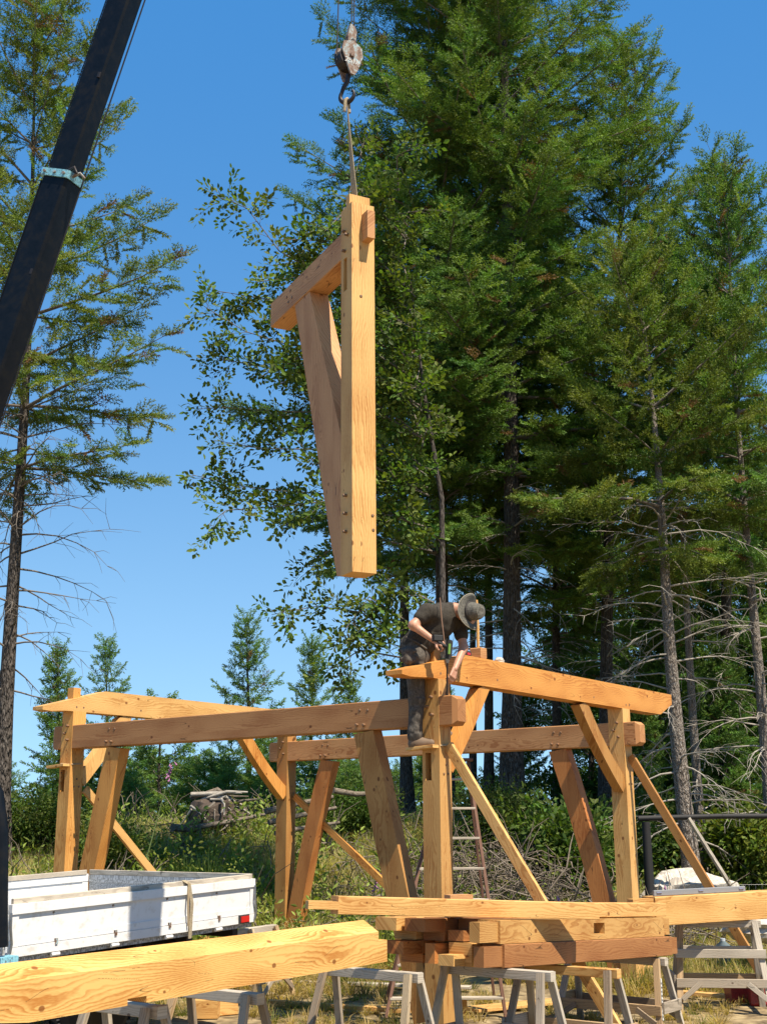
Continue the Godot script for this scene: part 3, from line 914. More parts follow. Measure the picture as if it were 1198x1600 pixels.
func make_timbers() -> void:
	var V := Vector3(sin(FA), 0, -cos(FA))
	var U := Vector3(cos(FA), 0, sin(FA))
	# long golden beam in front
	var a := P(-1.783, 0.9, 6.577)
	var b := P(0.012, 0.928, 9.052)
	var gb := thing("long_timber", "long golden fir beam with dark grain and knots, lying in front of truck", "beam", a)
	var x := (b - a).normalized()
	var z := x.cross(Vector3.UP).normalized()
	gb.transform.basis = Basis(x, z.cross(x), z)
	var L := a.distance_to(b)
	var st := new_st()
	var uo := Vector2(0.35, 0.05)
	slab(st, PackedVector2Array([Vector2(-1.3, 0.12), Vector2(-0.9, 0.10), Vector2(-0.02, 0.0), Vector2(0.64, 0.0), Vector2(0.64, 0.035), Vector2(0.78, 0.035), Vector2(0.78, 0.0), Vector2(L, 0.0), Vector2(L, 0.145), Vector2(L - 0.10, 0.145), Vector2(L - 0.10, 0.205), Vector2(-1.3, 0.205)]), -0.23, 0.0, uo)
	# the planed top slopes up to the back
	extrude_x(st, PackedVector2Array([Vector2(-0.001, 0.2055), Vector2(-0.229, 0.2055), Vector2(-0.229, 0.262), Vector2(-0.13, 0.280)]), -1.3, L - 0.10, uo + Vector2(0, 0.205))
	part("beam_body", st.commit(), M.gold, gb)
	# the stack on the sawhorses
	var s0 := at_h(790, 1513, 0.8)
	var sd := (V + Vector3(0, -0.050, 0)).normalized()
	var looks := ["reddish beam in lower row of timber stack, its long side showing", "beam in lower row of timber stack, second behind the long side", "beam in lower row of timber stack, third behind the long side", "beam in lower row of timber stack, hindmost of the row",
		"orange beam in upper row of timber stack with square mortise in its side", "beam in upper row of timber stack, second behind the mortised one", "beam in upper row of timber stack, third behind the mortised one", "dark ended beam in upper row of timber stack, hindmost of the row"]
	var hb := 0.17
	for lay in 2:
		for k in 4:
			var off := [[-0.02, -0.12, 0.02, -0.10], [-0.04, 0.05, -0.10, -0.16]]
			var aa: Vector3 = s0 + sd * (off[lay][k] as float) - U * (0.10 + 0.235 * k + 0.02 * lay) + Vector3(0, lay * (hb + 0.004), 0)
			var ln: float = [3.05, 2.9][lay] + rf(-0.06, 0.06)
			loose_timber("stacked_timber", looks[lay * 4 + k], aa, aa + sd * ln, hb, 0.20 + 0.012 * (k % 2), toned("red") if (k + lay) % 3 != 1 else toned("fresh"), 2, "beams stacked on the sawhorses", [[0, 2, 0, 1], [0, 2, 1, 1]][lay][k], lay == 1 and k == 0)
	# a timber lying across the stack
	var tl := at_d(528, 1429, 9.35)
	var trr := at_d(936, 1437, 10.45)
	var tx := (trr - tl).normalized()
	var cross_o := thing("cross_timber", "slim pale beam with forked tongue end, laid across top of timber stack", "beam", tl)
	var tz := tx.cross(Vector3.UP).normalized()
	cross_o.transform.basis = Basis(tx, tz.cross(tx), tz)
	part("beam_body", bar_mesh(tl.distance_to(trr), 0.128, 0.13, 0.004), M.fresh, cross_o, Transform3D(Basis(), Vector3(0, 0.064, -0.065)))
	for q in [[-0.25, 0.02, -0.035], [-0.20, -0.095, -0.13]]:
		var f := new_st()
		add_box(f, Vector3(q[0], 0.035, minf(q[1], q[2])), Vector3(0.001, 0.09, maxf(q[1], q[2])), rand_uv())
		part("tongue", f.commit(), M.fresh, cross_o)
	var far_a := s0 + sd * 1.62 - U * 0.13 + Vector3(0, 2 * hb + 0.012, 0)
	loose_timber("stacked_timber", "short beam lying on top of timber stack beyond the slim cross beam", far_a, far_a + sd * 1.38, 0.12, 0.19, M.fresh, 1, "beams stacked on the sawhorses")
	var blk := s0 + sd * 0.05 - U * 0.45 + Vector3(0, 2 * hb + 0.012, 0)
	tag(part("offcut_block", box_mesh(Vector3(0.20, 0.17, 0.11)), M.red, self, Transform3D(Basis(Vector3.UP, 0.4), blk)), "small reddish offcut block standing behind slim beam on timber stack", "block")
	# beam on the right-hand sawhorse
	var ra := at_d(1015, 1446, 12.8)
	var rb := at_d(1290, 1428, 13.9)
	loose_timber("thick_timber", "thick beam carrying a spirit level, resting on tall sawhorse by fence", ra, rb, 0.275, 0.21, M.fresh, 1)
	var la := ra.lerp(rb, 0.02) + Vector3(0, 0.278, 0)
	var lb := ra.lerp(rb, 0.52) + Vector3(0, 0.278, 0)
	var lv := thing("spirit_level", "long grey spirit level lying on thick beam by fence", "level", la)
	lv.transform = along(la, lb)
	part("level_body", bar_mesh(la.distance_to(lb), 0.055, 0.026, 0.004), flat(Color(0.26, 0.27, 0.28), 0.5, 0.3), lv, Transform3D(Basis(), Vector3(0, 0.028, 0.02)))
	for q in [0.05, 0.5, 0.95]:
		part("vial", tube_mesh([Vector3(la.distance_to(lb) * q - 0.03, 0.03, 0.034), Vector3(la.distance_to(lb) * q + 0.03, 0.03, 0.034)], [0.009, 0.009], 8), flat(Color(0.16, 0.17, 0.24), 0.3), lv)
	# sawhorses
	var ut := -FA
	var flat_v := Vector3(1, 0, 1)
	sawhorse(at_h(868, 1517, 0.80) * flat_v - U * 0.52, ut, 0.795, 1.05, "grey sawhorse under notched ends of timber stack")
	sawhorse(at_h(968, 1513, 0.74) * flat_v - U * 0.48, ut, 0.735, 1.0, "sawhorse with fresh yellow top board under middle of timber stack", M.fresh)
	var sten := sawhorse(s0 * flat_v + V * 2.75 - U * 0.47, ut, 0.655, 1.1, "sawhorse with stencilled leg under far end of timber stack")
	sawhorse(at_h(662, 1519, 0.80) * flat_v - U * 0.50, ut, 0.795, 1.0, "sawhorse under squared end of long golden beam")
	# a worn white stencil strip on the outer leg, its letters too worn to read
	var leg_top := Vector3(0.45, 0.643, 0.065)
	var leg_foot := Vector3(0.53, 0.0, 0.244)
	var lf := along(leg_foot, leg_top, Vector3.RIGHT)
	var sp := new_st()
	add_box(sp, Vector3(0.14, 0.0362, -0.014), Vector3(0.50, 0.0375, 0.014))
	part("stencil_strip", sp.commit(), flat(Color(0.55, 0.54, 0.50), 0.8), sten, lf)
	for k in 9:
		var mk := new_st()
		add_box(mk, Vector3(0.16 + k * 0.036, 0.0376, -0.009), Vector3(0.176 + k * 0.036, 0.0384, 0.006 + 0.004 * (k % 2)))
		part("stencil_mark", mk.commit(), flat(Color(0.06, 0.055, 0.05), 0.9), sten, lf)
	var tall := sawhorse(at_d(1118, 1440, 13.35) * flat_v, -0.12, 0.885, 0.95, "tall sawhorse with two shelves under thick beam carrying spirit level")
	for sz in [-1, 1]:
		part("side_rail", bar_mesh(0.90, 0.085, 0.03, 0.003), M.grey, tall, Transform3D(Basis(), Vector3(-0.45, 0.57, sz * 0.186)))
	sawhorse(at_h(412, 1552, 0.80) * flat_v - U * 0.42, ut, 0.80, 0.85, "paint splashed sawhorse standing behind long golden beam")
	sawhorse(at_h(262, 1572, 0.855) * flat_v - U * 0.36, ut, 0.855, 0.7, "sawhorse under bottom notch of long golden beam")
	sawhorse(at_d(405, 1425, 14.2) * flat_v, 1.1, 0.78, 0.7, "sawhorse half hidden behind rear corner of truck bed")
	# boards and offcuts on the ground
	var boards := [[430, 1535, 735, 1545, 0.03, 0.14, "long board on dry grass behind the sawhorses, grey topped"], [420, 1568, 640, 1583, 0.04, 0.09, "narrow yellow board on grass beneath long golden beam"], [470, 1512, 830, 1519, 0.05, 0.12, "fresh plank lying on grass below timber frame"], [735, 1580, 935, 1560, 0.03, 0.28, "wide sheet of plywood on ground under timber stack"], [1045, 1552, 1140, 1560, 0.04, 0.10, "short board on ground by tall sawhorse"], [1000, 1535, 1150, 1546, 0.04, 0.11, "yellow plank on ground between tall sawhorse and stencilled sawhorse"], [880, 1535, 1020, 1528, 0.14, 0.16, "stub of squared timber on ground behind timber stack"]]
	for q in boards:
		var a2 := at_h(q[0], q[1], 0.03)
		var b2 := at_h(q[2], q[3], 0.03)
		var o := thing("ground_board", q[6], "board", a2, 0.0)
		o.transform = along(a2, b2)
		part("board_body", bar_mesh(a2.distance_to(b2), q[4], q[5], 0.004), M.fresh if q[5] < 0.135 or q[5] > 0.15 else M.grey, o, Transform3D(Basis(), Vector3(0, q[4] * 0.5, 0)))
	for q in [[320, 1590, 0.0, "brown offcut block on grass, farther from paint splashed sawhorse"], [347, 1586, 0.5, "brown offcut block on grass, closer to paint splashed sawhorse"], [1015, 1522, 0.3, "orange offcut block on ground behind far end of timber stack"], [705, 1590, 0.2, "orange offcut block at foot of post where worker stands"]]:
		var w := at_h(q[0], q[1], 0.0)
		tag(part("offcut_block", bar_mesh(0.24, 0.18, 0.2, 0.006), M.fresh, self, Transform3D(Basis(Vector3.UP, q[2]), w + Vector3(-0.1, 0.09, 0))), q[3], "block")

func make_site_things() -> void:
	# wooden stepladder behind the near post
	var d := 13.1
	var lad := thing("step_ladder", "brown wooden stepladder standing behind post where worker stands", "ladder", Vector3(at_d(705, 1400, d).x, 0, -d))
	var inv := Transform3D(Basis(), -lad.position)
	var tl := inv * at_d(692, 1190, d + 0.35)
	var trr := inv * at_d(731, 1190, d + 0.35)
	var bl := Vector3(inv * at_d(645, 1400, d)) 
	var br := Vector3(inv * at_d(763, 1408, d))
	bl = tl + (bl - tl) * ((tl.y - 0.02) / (tl.y - bl.y))
	br = trr + (br - trr) * ((trr.y - 0.02) / (trr.y - br.y))
	timber("front_rail", lad, bl, tl, 0.085, 0.032, M.brown, Vector3.BACK, 0.003)
	timber("front_rail", lad, br, trr, 0.085, 0.032, M.brown, Vector3.BACK, 0.003)
	for k in 8:
		var t := 0.07 + k * 0.122
		timber("step", lad, bl.lerp(tl, t), br.lerp(trr, t), 0.024, 0.10, M.grey, Vector3.UP, 0.003)
	for q in [[tl, bl], [trr, br]]:
		var foot := Vector3((q[1] as Vector3).x, 0.0, (q[1] as Vector3).z - 1.25)
		timber("rear_rail", lad, foot, (q[0] as Vector3) + Vector3(0, -0.06, -0.06), 0.05, 0.028, M.brown, Vector3.BACK, 0.003)
	timber("top_cap", lad, tl + Vector3(-0.05, 0.02, -0.03), trr + Vector3(0.05, 0.02, -0.03), 0.03, 0.18, M.brown, Vector3.UP, 0.003)
	# fence of black poles and wire mesh
	var fd := 20.0
	var a := at_d(1008, 1279, fd)
	var b := at_d(1300, 1275, fd)
	var fe := thing("fence", "wire mesh fence hung on black posts with a black top pole", "fence", Vector3(a.x, 0, -fd))
	var iv := Transform3D(Basis(), -fe.position)
	part("top_pole", tube_mesh([iv * a + Vector3(-0.12, 0, 0), iv * a.lerp(b, 0.4) + Vector3(0, 0.02, 0), iv * b], [0.046, 0.042, 0.045], 9), M.tar, fe)
	for x in [0.0, 2.6]:
		part("fence_post", tube_mesh([Vector3(x, 0.2, 0.05), Vector3(x, 1.2, 0.0), Vector3(x, a.y - 0.05, 0)], [0.085, 0.075, 0.065], 9), M.tar, fe)
	var g0 := ground_y(a.x + 1, -fd)
	for k in 26:
		rod("wire", fe, Vector3(0.05 + k * 0.10, g0 - 0.05, 0.06), Vector3(0.05 + k * 0.10, g0 + 0.78, 0.06), 0.0025, M.wire, 4)
	for k in 8:
		rod("wire", fe, Vector3(0.0, g0 + 0.04 + k * 0.105, 0.063), Vector3(2.6, g0 + 0.04 + k * 0.105, 0.063), 0.0028, M.wire, 4)
	var lp := thing("leaning_plank", "weathered grey plank leaning against black fence pole", "plank", at_d(1143, 1388, 19.6))
	var pa := at_d(1075, 1279, 19.85)
	timber("plank_body", lp, Vector3.ZERO, pa - lp.position, 0.04, 0.14, M.grey, Vector3(1, 0.4, 0), 0.003)
	# boulders
	for q in [[1078, 1396, 21.0, 0.80, 0.42, 0.55, 3, "broad pale boulder behind wire fence"], [1030, 1398, 20.6, 0.21, 0.36, 0.25, 9, "small pale boulder beside black fence post"], [1192, 1440, 16.0, 0.5, 0.2, 0.4, 5, "low pale boulder half hidden behind tall sawhorse"]]:
		var c := at_d(q[0], q[1], q[2])
		var bo := boulder(q[3], q[4], q[5], q[6])
		tag(part("boulder", bo, M.stone, self, Transform3D(Basis(), c + Vector3(0, -0.06, 0))), q[7], "boulder")
	# water jug
	var jw := at_h(1132, 1520, 0.0)
	var jg := thing("water_jug", "ribbed bluish plastic water jug standing in dry grass", "jug", jw)
	var ps := []
	var rs := []
	for k in 15:
		var t := k / 14.0
		ps.append(Vector3(0, t * 0.34, 0))
		rs.append(0.085 + (0.006 if k % 2 == 0 else 0.0))
	ps.append(Vector3(0, 0.37, 0)); rs.append(0.05)
	ps.append(Vector3(0, 0.39, 0)); rs.append(0.028)
	part("jug_body", tube_mesh(ps, rs, 16), flat(Color(0.22, 0.29, 0.33), 0.25), jg)
	part("cap", tube_mesh([Vector3(0, 0.388, 0), Vector3(0, 0.42, 0)], [0.032, 0.032], 12), flat(Color(0.5, 0.55, 0.6), 0.4), jg)
	# red fuel cans
	for q in [[1158, 1566, 0.15, "dented red metal can on ground under tall sawhorse"], [1194, 1572, -0.1, "red metal can on ground with black cap, beside the dented one"]]:
		var w := at_h(q[0], q[1], 0.0)
		var cn := thing("fuel_can", q[3], "can", w, q[2], "red cans under the sawhorse")
		part("can_body", bar_mesh(0.30, 0.22, 0.18, 0.03), M.red_paint, cn, Transform3D(Basis(), Vector3(-0.15, 0.11, 0)))
		part("cap", tube_mesh([Vector3(0.08, 0.22, 0), Vector3(0.09, 0.27, 0)], [0.03, 0.026], 10), M.rubber, cn)
		part("handle", tube_mesh([Vector3(-0.1, 0.21, 0), Vector3(-0.08, 0.26, 0), Vector3(0.0, 0.265, 0), Vector3(0.03, 0.21, 0)], [0.01, 0.01, 0.01, 0.01], 6), M.red_paint, cn)
	# mallet, stone and battery on the plate
	var fx := Transform3D(Basis(Vector3.UP, -FA), P(FB.x, 0, FB.y))
	var m0 := fx * F(0.02, 3.522, 0.76)
	var ml := thing("wooden_mallet", "big wooden mallet standing head down on top beam", "mallet", m0, -FA)
	part("head", bar_mesh(0.13, 0.11, 0.12, 0.01), M.red, ml, Transform3D(Basis(), Vector3(-0.065, 0.055, 0)))
	part("handle", tube_mesh([Vector3(0, 0.10, 0), Vector3(0.0, 0.35, 0), Vector3(-0.01, 0.62, 0)], [0.016, 0.018, 0.017], 9), M.fresh, ml)
	tag(part("pebble", boulder(0.05, 0.045, 0.04, 21), M.stone, self, Transform3D(Basis(), fx * F(0.04, 3.532, 1.14))), "pale rounded stone lying on top beam beside mallet", "stone")
	var bt := thing("drill_battery", "black drill battery with red label on top beam", "battery", fx * F(0.03, 3.512, 0.50), -FA)
	part("case", bar_mesh(0.10, 0.06, 0.08, 0.008), M.rubber, bt, Transform3D(Basis(Vector3.UP, PI / 2), Vector3(0, 0.033, 0.05)))
	part("sticker", box_mesh(Vector3(0.004, 0.022, 0.06)), M.red_lens, bt, Transform3D(Basis(), Vector3(0.042, 0.02, 0)))

func boulder(rx: float, ry: float, rz: float, sd: int) -> ArrayMesh:
	var st := new_st()
	var n := FastNoiseLite.new()
	n.seed = sd
	n.frequency = 0.9
	var pt := func(i: int, k: int) -> Vector3:
		var th := PI * i / 12.0
		var ph := TAU * k / 18.0
		var v := Vector3(sin(th) * cos(ph), cos(th), sin(th) * sin(ph))
		return v * Vector3(rx, ry, rz) * (1.0 + 0.35 * n.get_noise_3dv(v * 1.6) + 0.12 * n.get_noise_3dv(v * 5.0))
	for i in 12:
		for k in 18:
			quad(st, pt.call(i, k), pt.call(i, k + 1), pt.call(i + 1, k + 1), pt.call(i + 1, k))
	return st.commit()

# ---------------------------------------------------------------- foliage meshes
# a flat spray of conifer twigs one unit long, each twig set with needles
func make_fir_sprig(sd: int, needles: int, size: float, pairs: int) -> ArrayMesh:
	var r := RandomNumberGenerator.new()
	r.seed = sd
	var st := new_st()
	var twigs := [[Vector3.ZERO, Vector3(1, 0.04, 0).normalized(), 1.0]]
	for k in pairs:
		var t := 0.10 + 0.72 * k / pairs
		for s in [-1, 1]:
			twigs.append([Vector3(t + r.randf_range(-0.04, 0.04), 0, 0), Vector3(0.8, r.randf_range(-0.25, 0.22), s * r.randf_range(0.55, 0.85)).normalized(), 0.50 * (1.0 - 0.5 * t) * r.randf_range(0.75, 1.2)])
	for w in twigs:
		var a: Vector3 = w[0]
		var d: Vector3 = w[1]
		var l: float = w[2]
		var n := maxi(5, int(needles * l))
		var e1 := d.cross(Vector3.UP).normalized()
		var e2 := e1.cross(d)
		for i in n:
			var t := (i + r.randf()) / n
			var an := i * 2.4 + r.randf_range(-0.5, 0.5)
			var nd := (d * r.randf_range(0.55, 1.0) + (e1 * cos(an) + e2 * sin(an)) * 0.9).normalized()
			var p := a + d * (l * t)
			var q := p + nd * size * r.randf_range(0.75, 1.15)
			var wv := nd.cross(Vector3(r.randf_range(-1, 1), r.randf_range(-1, 1), r.randf_range(-1, 1))).normalized() * size * 0.23
			tri(st, p - wv, q, p + wv)
	return st.commit()

func leaf_blade(st: SurfaceTool, base: Vector3, dir: Vector3, nrm: Vector3, l: float, w: float) -> void:
	var s := dir.cross(nrm).normalized()
	var m := base + dir * l * 0.45 - nrm * l * 0.05
	var tip := base + dir * l - nrm * l * 0.16
	var m2 := base + dir * l * 0.8 + nrm * l * -0.08
	var up := nrm * l * 0.06
	for k in [-1.0, 1.0]:
		var e: Vector3 = m + s * (w * 0.5 * k) + up
		var e2: Vector3 = m2 + s * (w * 0.30 * k) + up * 0.6
		tri(st, base, m, e)
		tri(st, m, m2, e2)
		tri(st, m, e2, e)
		tri(st, m2, tip, e2)

func make_leaf_sprig(sd: int, n: int, l: float, wide: float, spread: float) -> ArrayMesh:
	var r := RandomNumberGenerator.new()
	r.seed = sd
	var st := new_st()
	for i in n:
		var t := (i + 0.6) / n
		var a := i * 2.4 + r.randf_range(-0.4, 0.4)
		var d := (Vector3(0.55, 0, 0) + Vector3(0, cos(a) * 0.55, sin(a))).normalized()
		var nrm := (Vector3(0, 1, 0) + Vector3(r.randf_range(-0.8, 0.8), 0, r.randf_range(-0.8, 0.8))).normalized()
		nrm = (nrm - d * nrm.dot(d)).normalized()
		leaf_blade(st, Vector3(t * spread, r.randf_range(-0.03, 0.03), r.randf_range(-0.03, 0.03)) + d * 0.05, d, nrm, l * r.randf_range(0.7, 1.15), l * wide)
	return st.commit()

func make_grass_tuft(sd: int, n: int, bend: float, w: float) -> ArrayMesh:
	var r := RandomNumberGenerator.new()
	r.seed = sd
	var st := new_st()
	for i in n:
		var a := r.randf() * TAU
		var o := Vector3(cos(a), 0, sin(a)) * r.randf_range(0.0, 0.16)
		var d := Vector3(cos(a + r.randf_range(-0.8, 0.8)), 0, sin(a + r.randf_range(-0.8, 0.8)))
		var h := r.randf_range(0.45, 1.0)
		var lean := r.randf_range(0.1, 1.0) * bend
		var s := Vector3(-d.z, 0, d.x) * w * r.randf_range(0.6, 1.2)
		var p1 := o + d * lean * h * 0.35 + Vector3(0, h * 0.55, 0)
		var p2 := o + d * lean * h * 1.0 + Vector3(0, h * (1.0 - 0.35 * lean), 0)
		tri(st, o - s, o + s, p1 + s * 0.7)
		tri(st, o - s, p1 + s * 0.7, p1 - s * 0.7)
		tri(st, p1 - s * 0.7, p1 + s * 0.7, p2)
	return st.commit()

func make_twig_tangle(sd: int, n: int) -> ArrayMesh:
	var r := RandomNumberGenerator.new()
	r.seed = sd
	var st := new_st()
	for i in n:
		var p := Vector3(r.randf_range(-0.4, 0.4), r.randf_range(-0.1, 0.2), r.randf_range(-0.4, 0.4))
		var d := Vector3(r.randf_range(-1, 1), r.randf_range(-0.25, 0.6), r.randf_range(-1, 1)).normalized()
		var pts := [p]
		var rad := [0.012]
		for k in 3:
			d = (d + Vector3(r.randf_range(-0.5, 0.5), r.randf_range(-0.5, 0.3), r.randf_range(-0.5, 0.5))).normalized()
			p += d * r.randf_range(0.15, 0.35)
			pts.append(p)
			rad.append(0.010 - 0.003 * k)
		tube(st, pts, rad, 3, 1.0, false)
	return st.commit()

func multi(called: String, mesh: Mesh, mat: Material, xfs: Array, cols: Array, parent: Node3D) -> MultiMeshInstance3D:
	var mm := MultiMesh.new()
	mm.transform_format = MultiMesh.TRANSFORM_3D
	mm.use_colors = true
	mm.mesh = mesh
	mm.instance_count = xfs.size()
	for i in xfs.size():
		mm.set_instance_transform(i, xfs[i])
		mm.set_instance_color(i, cols[i])
	var o := MultiMeshInstance3D.new()
	o.name = called if parent != self else numbered(called)
	o.multimesh = mm
	o.material_override = mat
	parent.add_child(o, true)
	o.set_meta("kind", "stuff")
	return o

func aim(dir: Vector3, up: Vector3, s: float, at: Vector3) -> Transform3D:
	var x := dir.normalized()
	var z := x.cross(up)
	if z.length() < 0.01:
		z = x.cross(Vector3(1, 0.2, 0.3))
	z = z.normalized()
	return Transform3D(Basis(x * s, z.cross(x) * s, z * s), at)

# ---------------------------------------------------------------- trees
# low and high: two pixels on the trunk; the tree stands at one depth
# opt: h height, cb crown base height, r crown radius, tr trunk radius, step branch spacing, far, tint, dead
func conifer(called: String, label: String, low: Vector2, high: Vector2, d: float, opt: Dictionary, group: String) -> Node3D:
	var a := at_d(low.x, low.y, d)
	var b := at_d(high.x, high.y, d)
	var slope := (b.x - a.x) / maxf(0.1, b.y - a.y)
	var gy := ground_y(a.x, -d)
	var base := Vector3(a.x - slope * (a.y - gy), gy - 0.1, -d)
	var t := thing(called, label, "tree", base, 0.0, group)
	grow_conifer(t, slope, opt)
	return t

func grow_conifer(t: Node3D, slope: float, opt: Dictionary) -> void:
	var H: float = opt.h
	var cb: float = opt.cb
	var R: float = opt.r
	var tr: float = opt.tr
	var tint: Color = opt.get("tint", Color(0.05, 0.10, 0.018))
	var dens: float = opt.get("dens", 1.0)
	var sz: float = opt.get("size", 0.42)
	var far: bool = opt.get("far", false)
	var hide: Vector2 = opt.get("side", Vector2.ZERO)
	var pts := []
	var rad := []
	var nseg := 12
	var wob := rf(0, 6)
	for i in nseg + 1:
		var f := float(i) / nseg
		pts.append(Vector3(slope * H * f + 0.08 * sin(f * 7 + wob) * tr * 4, H * f, 0.05 * sin(f * 5 + wob * 2)))
		rad.append(maxf(0.012, tr * (1.0 - f) * (1.0 + 0.5 * exp(-f * 26.0))))
	part("trunk", tube_mesh(pts, rad, 10 if not far else 6, 1.0 / 0.9), opt.get("bark", M.bark), t)
	var trunk_at := func(y: float) -> Vector3:
		var f := clampf(y / H, 0.0, 1.0) * nseg
		var i := mini(int(f), nseg - 1)
		return (pts[i] as Vector3).lerp(pts[i + 1], f - i)
	var xfs := []
	var cols := []
	var limb := new_st()
	var y := cb
	var phase := rf(0, TAU)
	while y < H - 0.15:
		var u := (y - cb) / (H - cb)
		var reach := R * pow(1.0 - u, 0.72) * (0.5 + 0.5 * minf(1.0, u / 0.12 + rf(0, 0.3)))
		var n := 4 if far else 5
		for k in n:
			var az := phase + TAU * k / n + rf(-0.45, 0.45)
			if hide != Vector2.ZERO and Vector2(cos(az), sin(az)).dot(hide) < -0.35:
				continue
			var l := maxf(0.25, reach * rf(0.62, 1.15))
			var el := lerpf(opt.get("el0", 0.12), 0.85, pow(u, 0.8)) + rf(-0.18, 0.18)
			var droop := lerpf(opt.get("droop", 0.40), 0.0, minf(1.0, u * 1.6))
			var o: Vector3 = trunk_at.call(y + rf(-0.12, 0.12))
			var h := Vector3(cos(az), 0, sin(az))
			var sidev := Vector3(-h.z, 0, h.x)
			var bend := rf(-0.25, 0.25)
			var pos := func(s: float) -> Vector3:
				return o + h * (l * s) + sidev * (l * bend * s * s * 0.5) + Vector3.UP * (l * (tan(el) * s - droop * s * s + 0.20 * s * s * s))
			var bp := []
			var br := []
			for i in 5:
				bp.append(pos.call(i / 4.0))
				br.append(maxf(0.004, (0.010 + 0.011 * l) * (1.0 - i / 4.6)))
			tube(limb, bp, br, 4 if not far else 3, 1.0, false)
			var stepl := (0.15 if not far else 0.30) / dens
			var s := 0.10 + 0.12 * rf(0, 1)
			while s < 1.0:
				var p: Vector3 = pos.call(s)
				var tan_v: Vector3 = ((pos.call(s + 0.03) as Vector3) - p).normalized()
				for sd in [-1.0, 1.0]:
					var sub := (0.16 + 0.44 * l * (1.0 - s) * (0.35 + s)) * rf(0.6, 1.25)
					var dv: Vector3 = (tan_v * rf(0.45, 0.9) + sidev * sd * rf(0.6, 1.0) + Vector3.UP * rf(-0.22, 0.12)).normalized()
					var q := 0.0
					while q < sub:
						var pp := p + dv * q + Vector3(rf(-0.04, 0.04), -0.10 * q * q + rf(-0.05, 0.03), rf(-0.04, 0.04))
						var dd := (dv + tan_v * 0.3 + Vector3(rf(-0.35, 0.35), rf(-0.5, 0.6), rf(-0.35, 0.35))).normalized()
						xfs.append(aim(dd, Vector3.UP + h * rf(-0.5, 1.3) + sidev * rf(-0.9, 0.9), sz * rf(0.7, 1.25), pp))
						var g := rf(0.65, 1.4)
						var yel := rf(0.72, 1.12)
						cols.append(Color(tint.r * g * yel, tint.g * g, tint.b * g) if rf(0, 1) > 0.035 else Color(0.17, 0.10, 0.045))
						q += sz * 0.55
				if rf(0, 1) < opt.get("hang", 0.45):
					xfs.append(aim(Vector3(rf(-0.25, 0.25), -1, rf(-0.25, 0.25)), h, sz * rf(0.7, 1.3), p))
					var g2 := rf(0.5, 1.1)
					cols.append(Color(tint.r * g2, tint.g * g2, tint.b * g2))
				s += stepl / l
			xfs.append(aim((pos.call(1.0) as Vector3) - (pos.call(0.92) as Vector3), Vector3.UP, sz * 1.1, pos.call(0.98)))
			cols.append(tint * rf(0.9, 1.4))
		phase += 1.1
		y += (0.50 if not far else 0.55) * lerpf(1.2, 0.65, u) / dens * rf(0.8, 1.25) * opt.get("gap", 1.0)
	xfs.append(aim(Vector3.UP, Vector3(1, 0, 0), sz * 1.2, trunk_at.call(H - sz * 0.7)))
	cols.append(tint)
	var lb := part("limbs", limb.commit(), M.twig, t)
	lb.set_meta("kind", "stuff")
	multi("crown", fir_sprig_far if far else fir_sprig, M.needle, xfs, cols, t)
	# bare dead branches on the shaded lower trunk
	var dead: int = opt.get("dead", 0)
	if dead > 0:
		var ds := new_st()
		for k in dead:
			var yy := rf(opt.get("dead0", 1.2), cb + 1.2)
			dead_branch(ds, trunk_at.call(yy), rf(0, TAU), rf(0.5, 1.0) * opt.get("deadlen", 1.6))
		var dd := part("dead_limbs", ds.commit(), opt.get("deadmat", M.dead), t)
		dd.set_meta("kind", "stuff")

func dead_branch(ds: SurfaceTool, o: Vector3, az: float, l: float) -> void:
	var h := Vector3(cos(az), rf(-0.15, 0.45), sin(az)).normalized()
	var pts := [o]
	var rad := [0.016 + 0.004 * l]
	var p := o
	var dv := h
	for i in 5:
		dv = (dv + Vector3(rf(-0.22, 0.22), rf(-0.28, 0.06), rf(-0.22, 0.22))).normalized()
		p += dv * l / 5.0
		pts.append(p)
		rad.append(maxf(0.003, 0.016 * (1.0 - i / 4.6)))
		if i > 0:
			for q in 2:
				var e := (dv + Vector3(rf(-0.9, 0.9), rf(-0.7, 0.5), rf(-0.9, 0.9))).normalized()
				var m := p + e * l * rf(0.08, 0.2)
				tube(ds, [p, m, m + (e + Vector3(rf(-0.4, 0.4), rf(-0.7, 0.1), rf(-0.4, 0.4))).normalized() * l * rf(0.08, 0.2)], [0.006, 0.004, 0.0025], 3, 1.0, false)
	tube(ds, pts, rad, 5, 1.0, false)

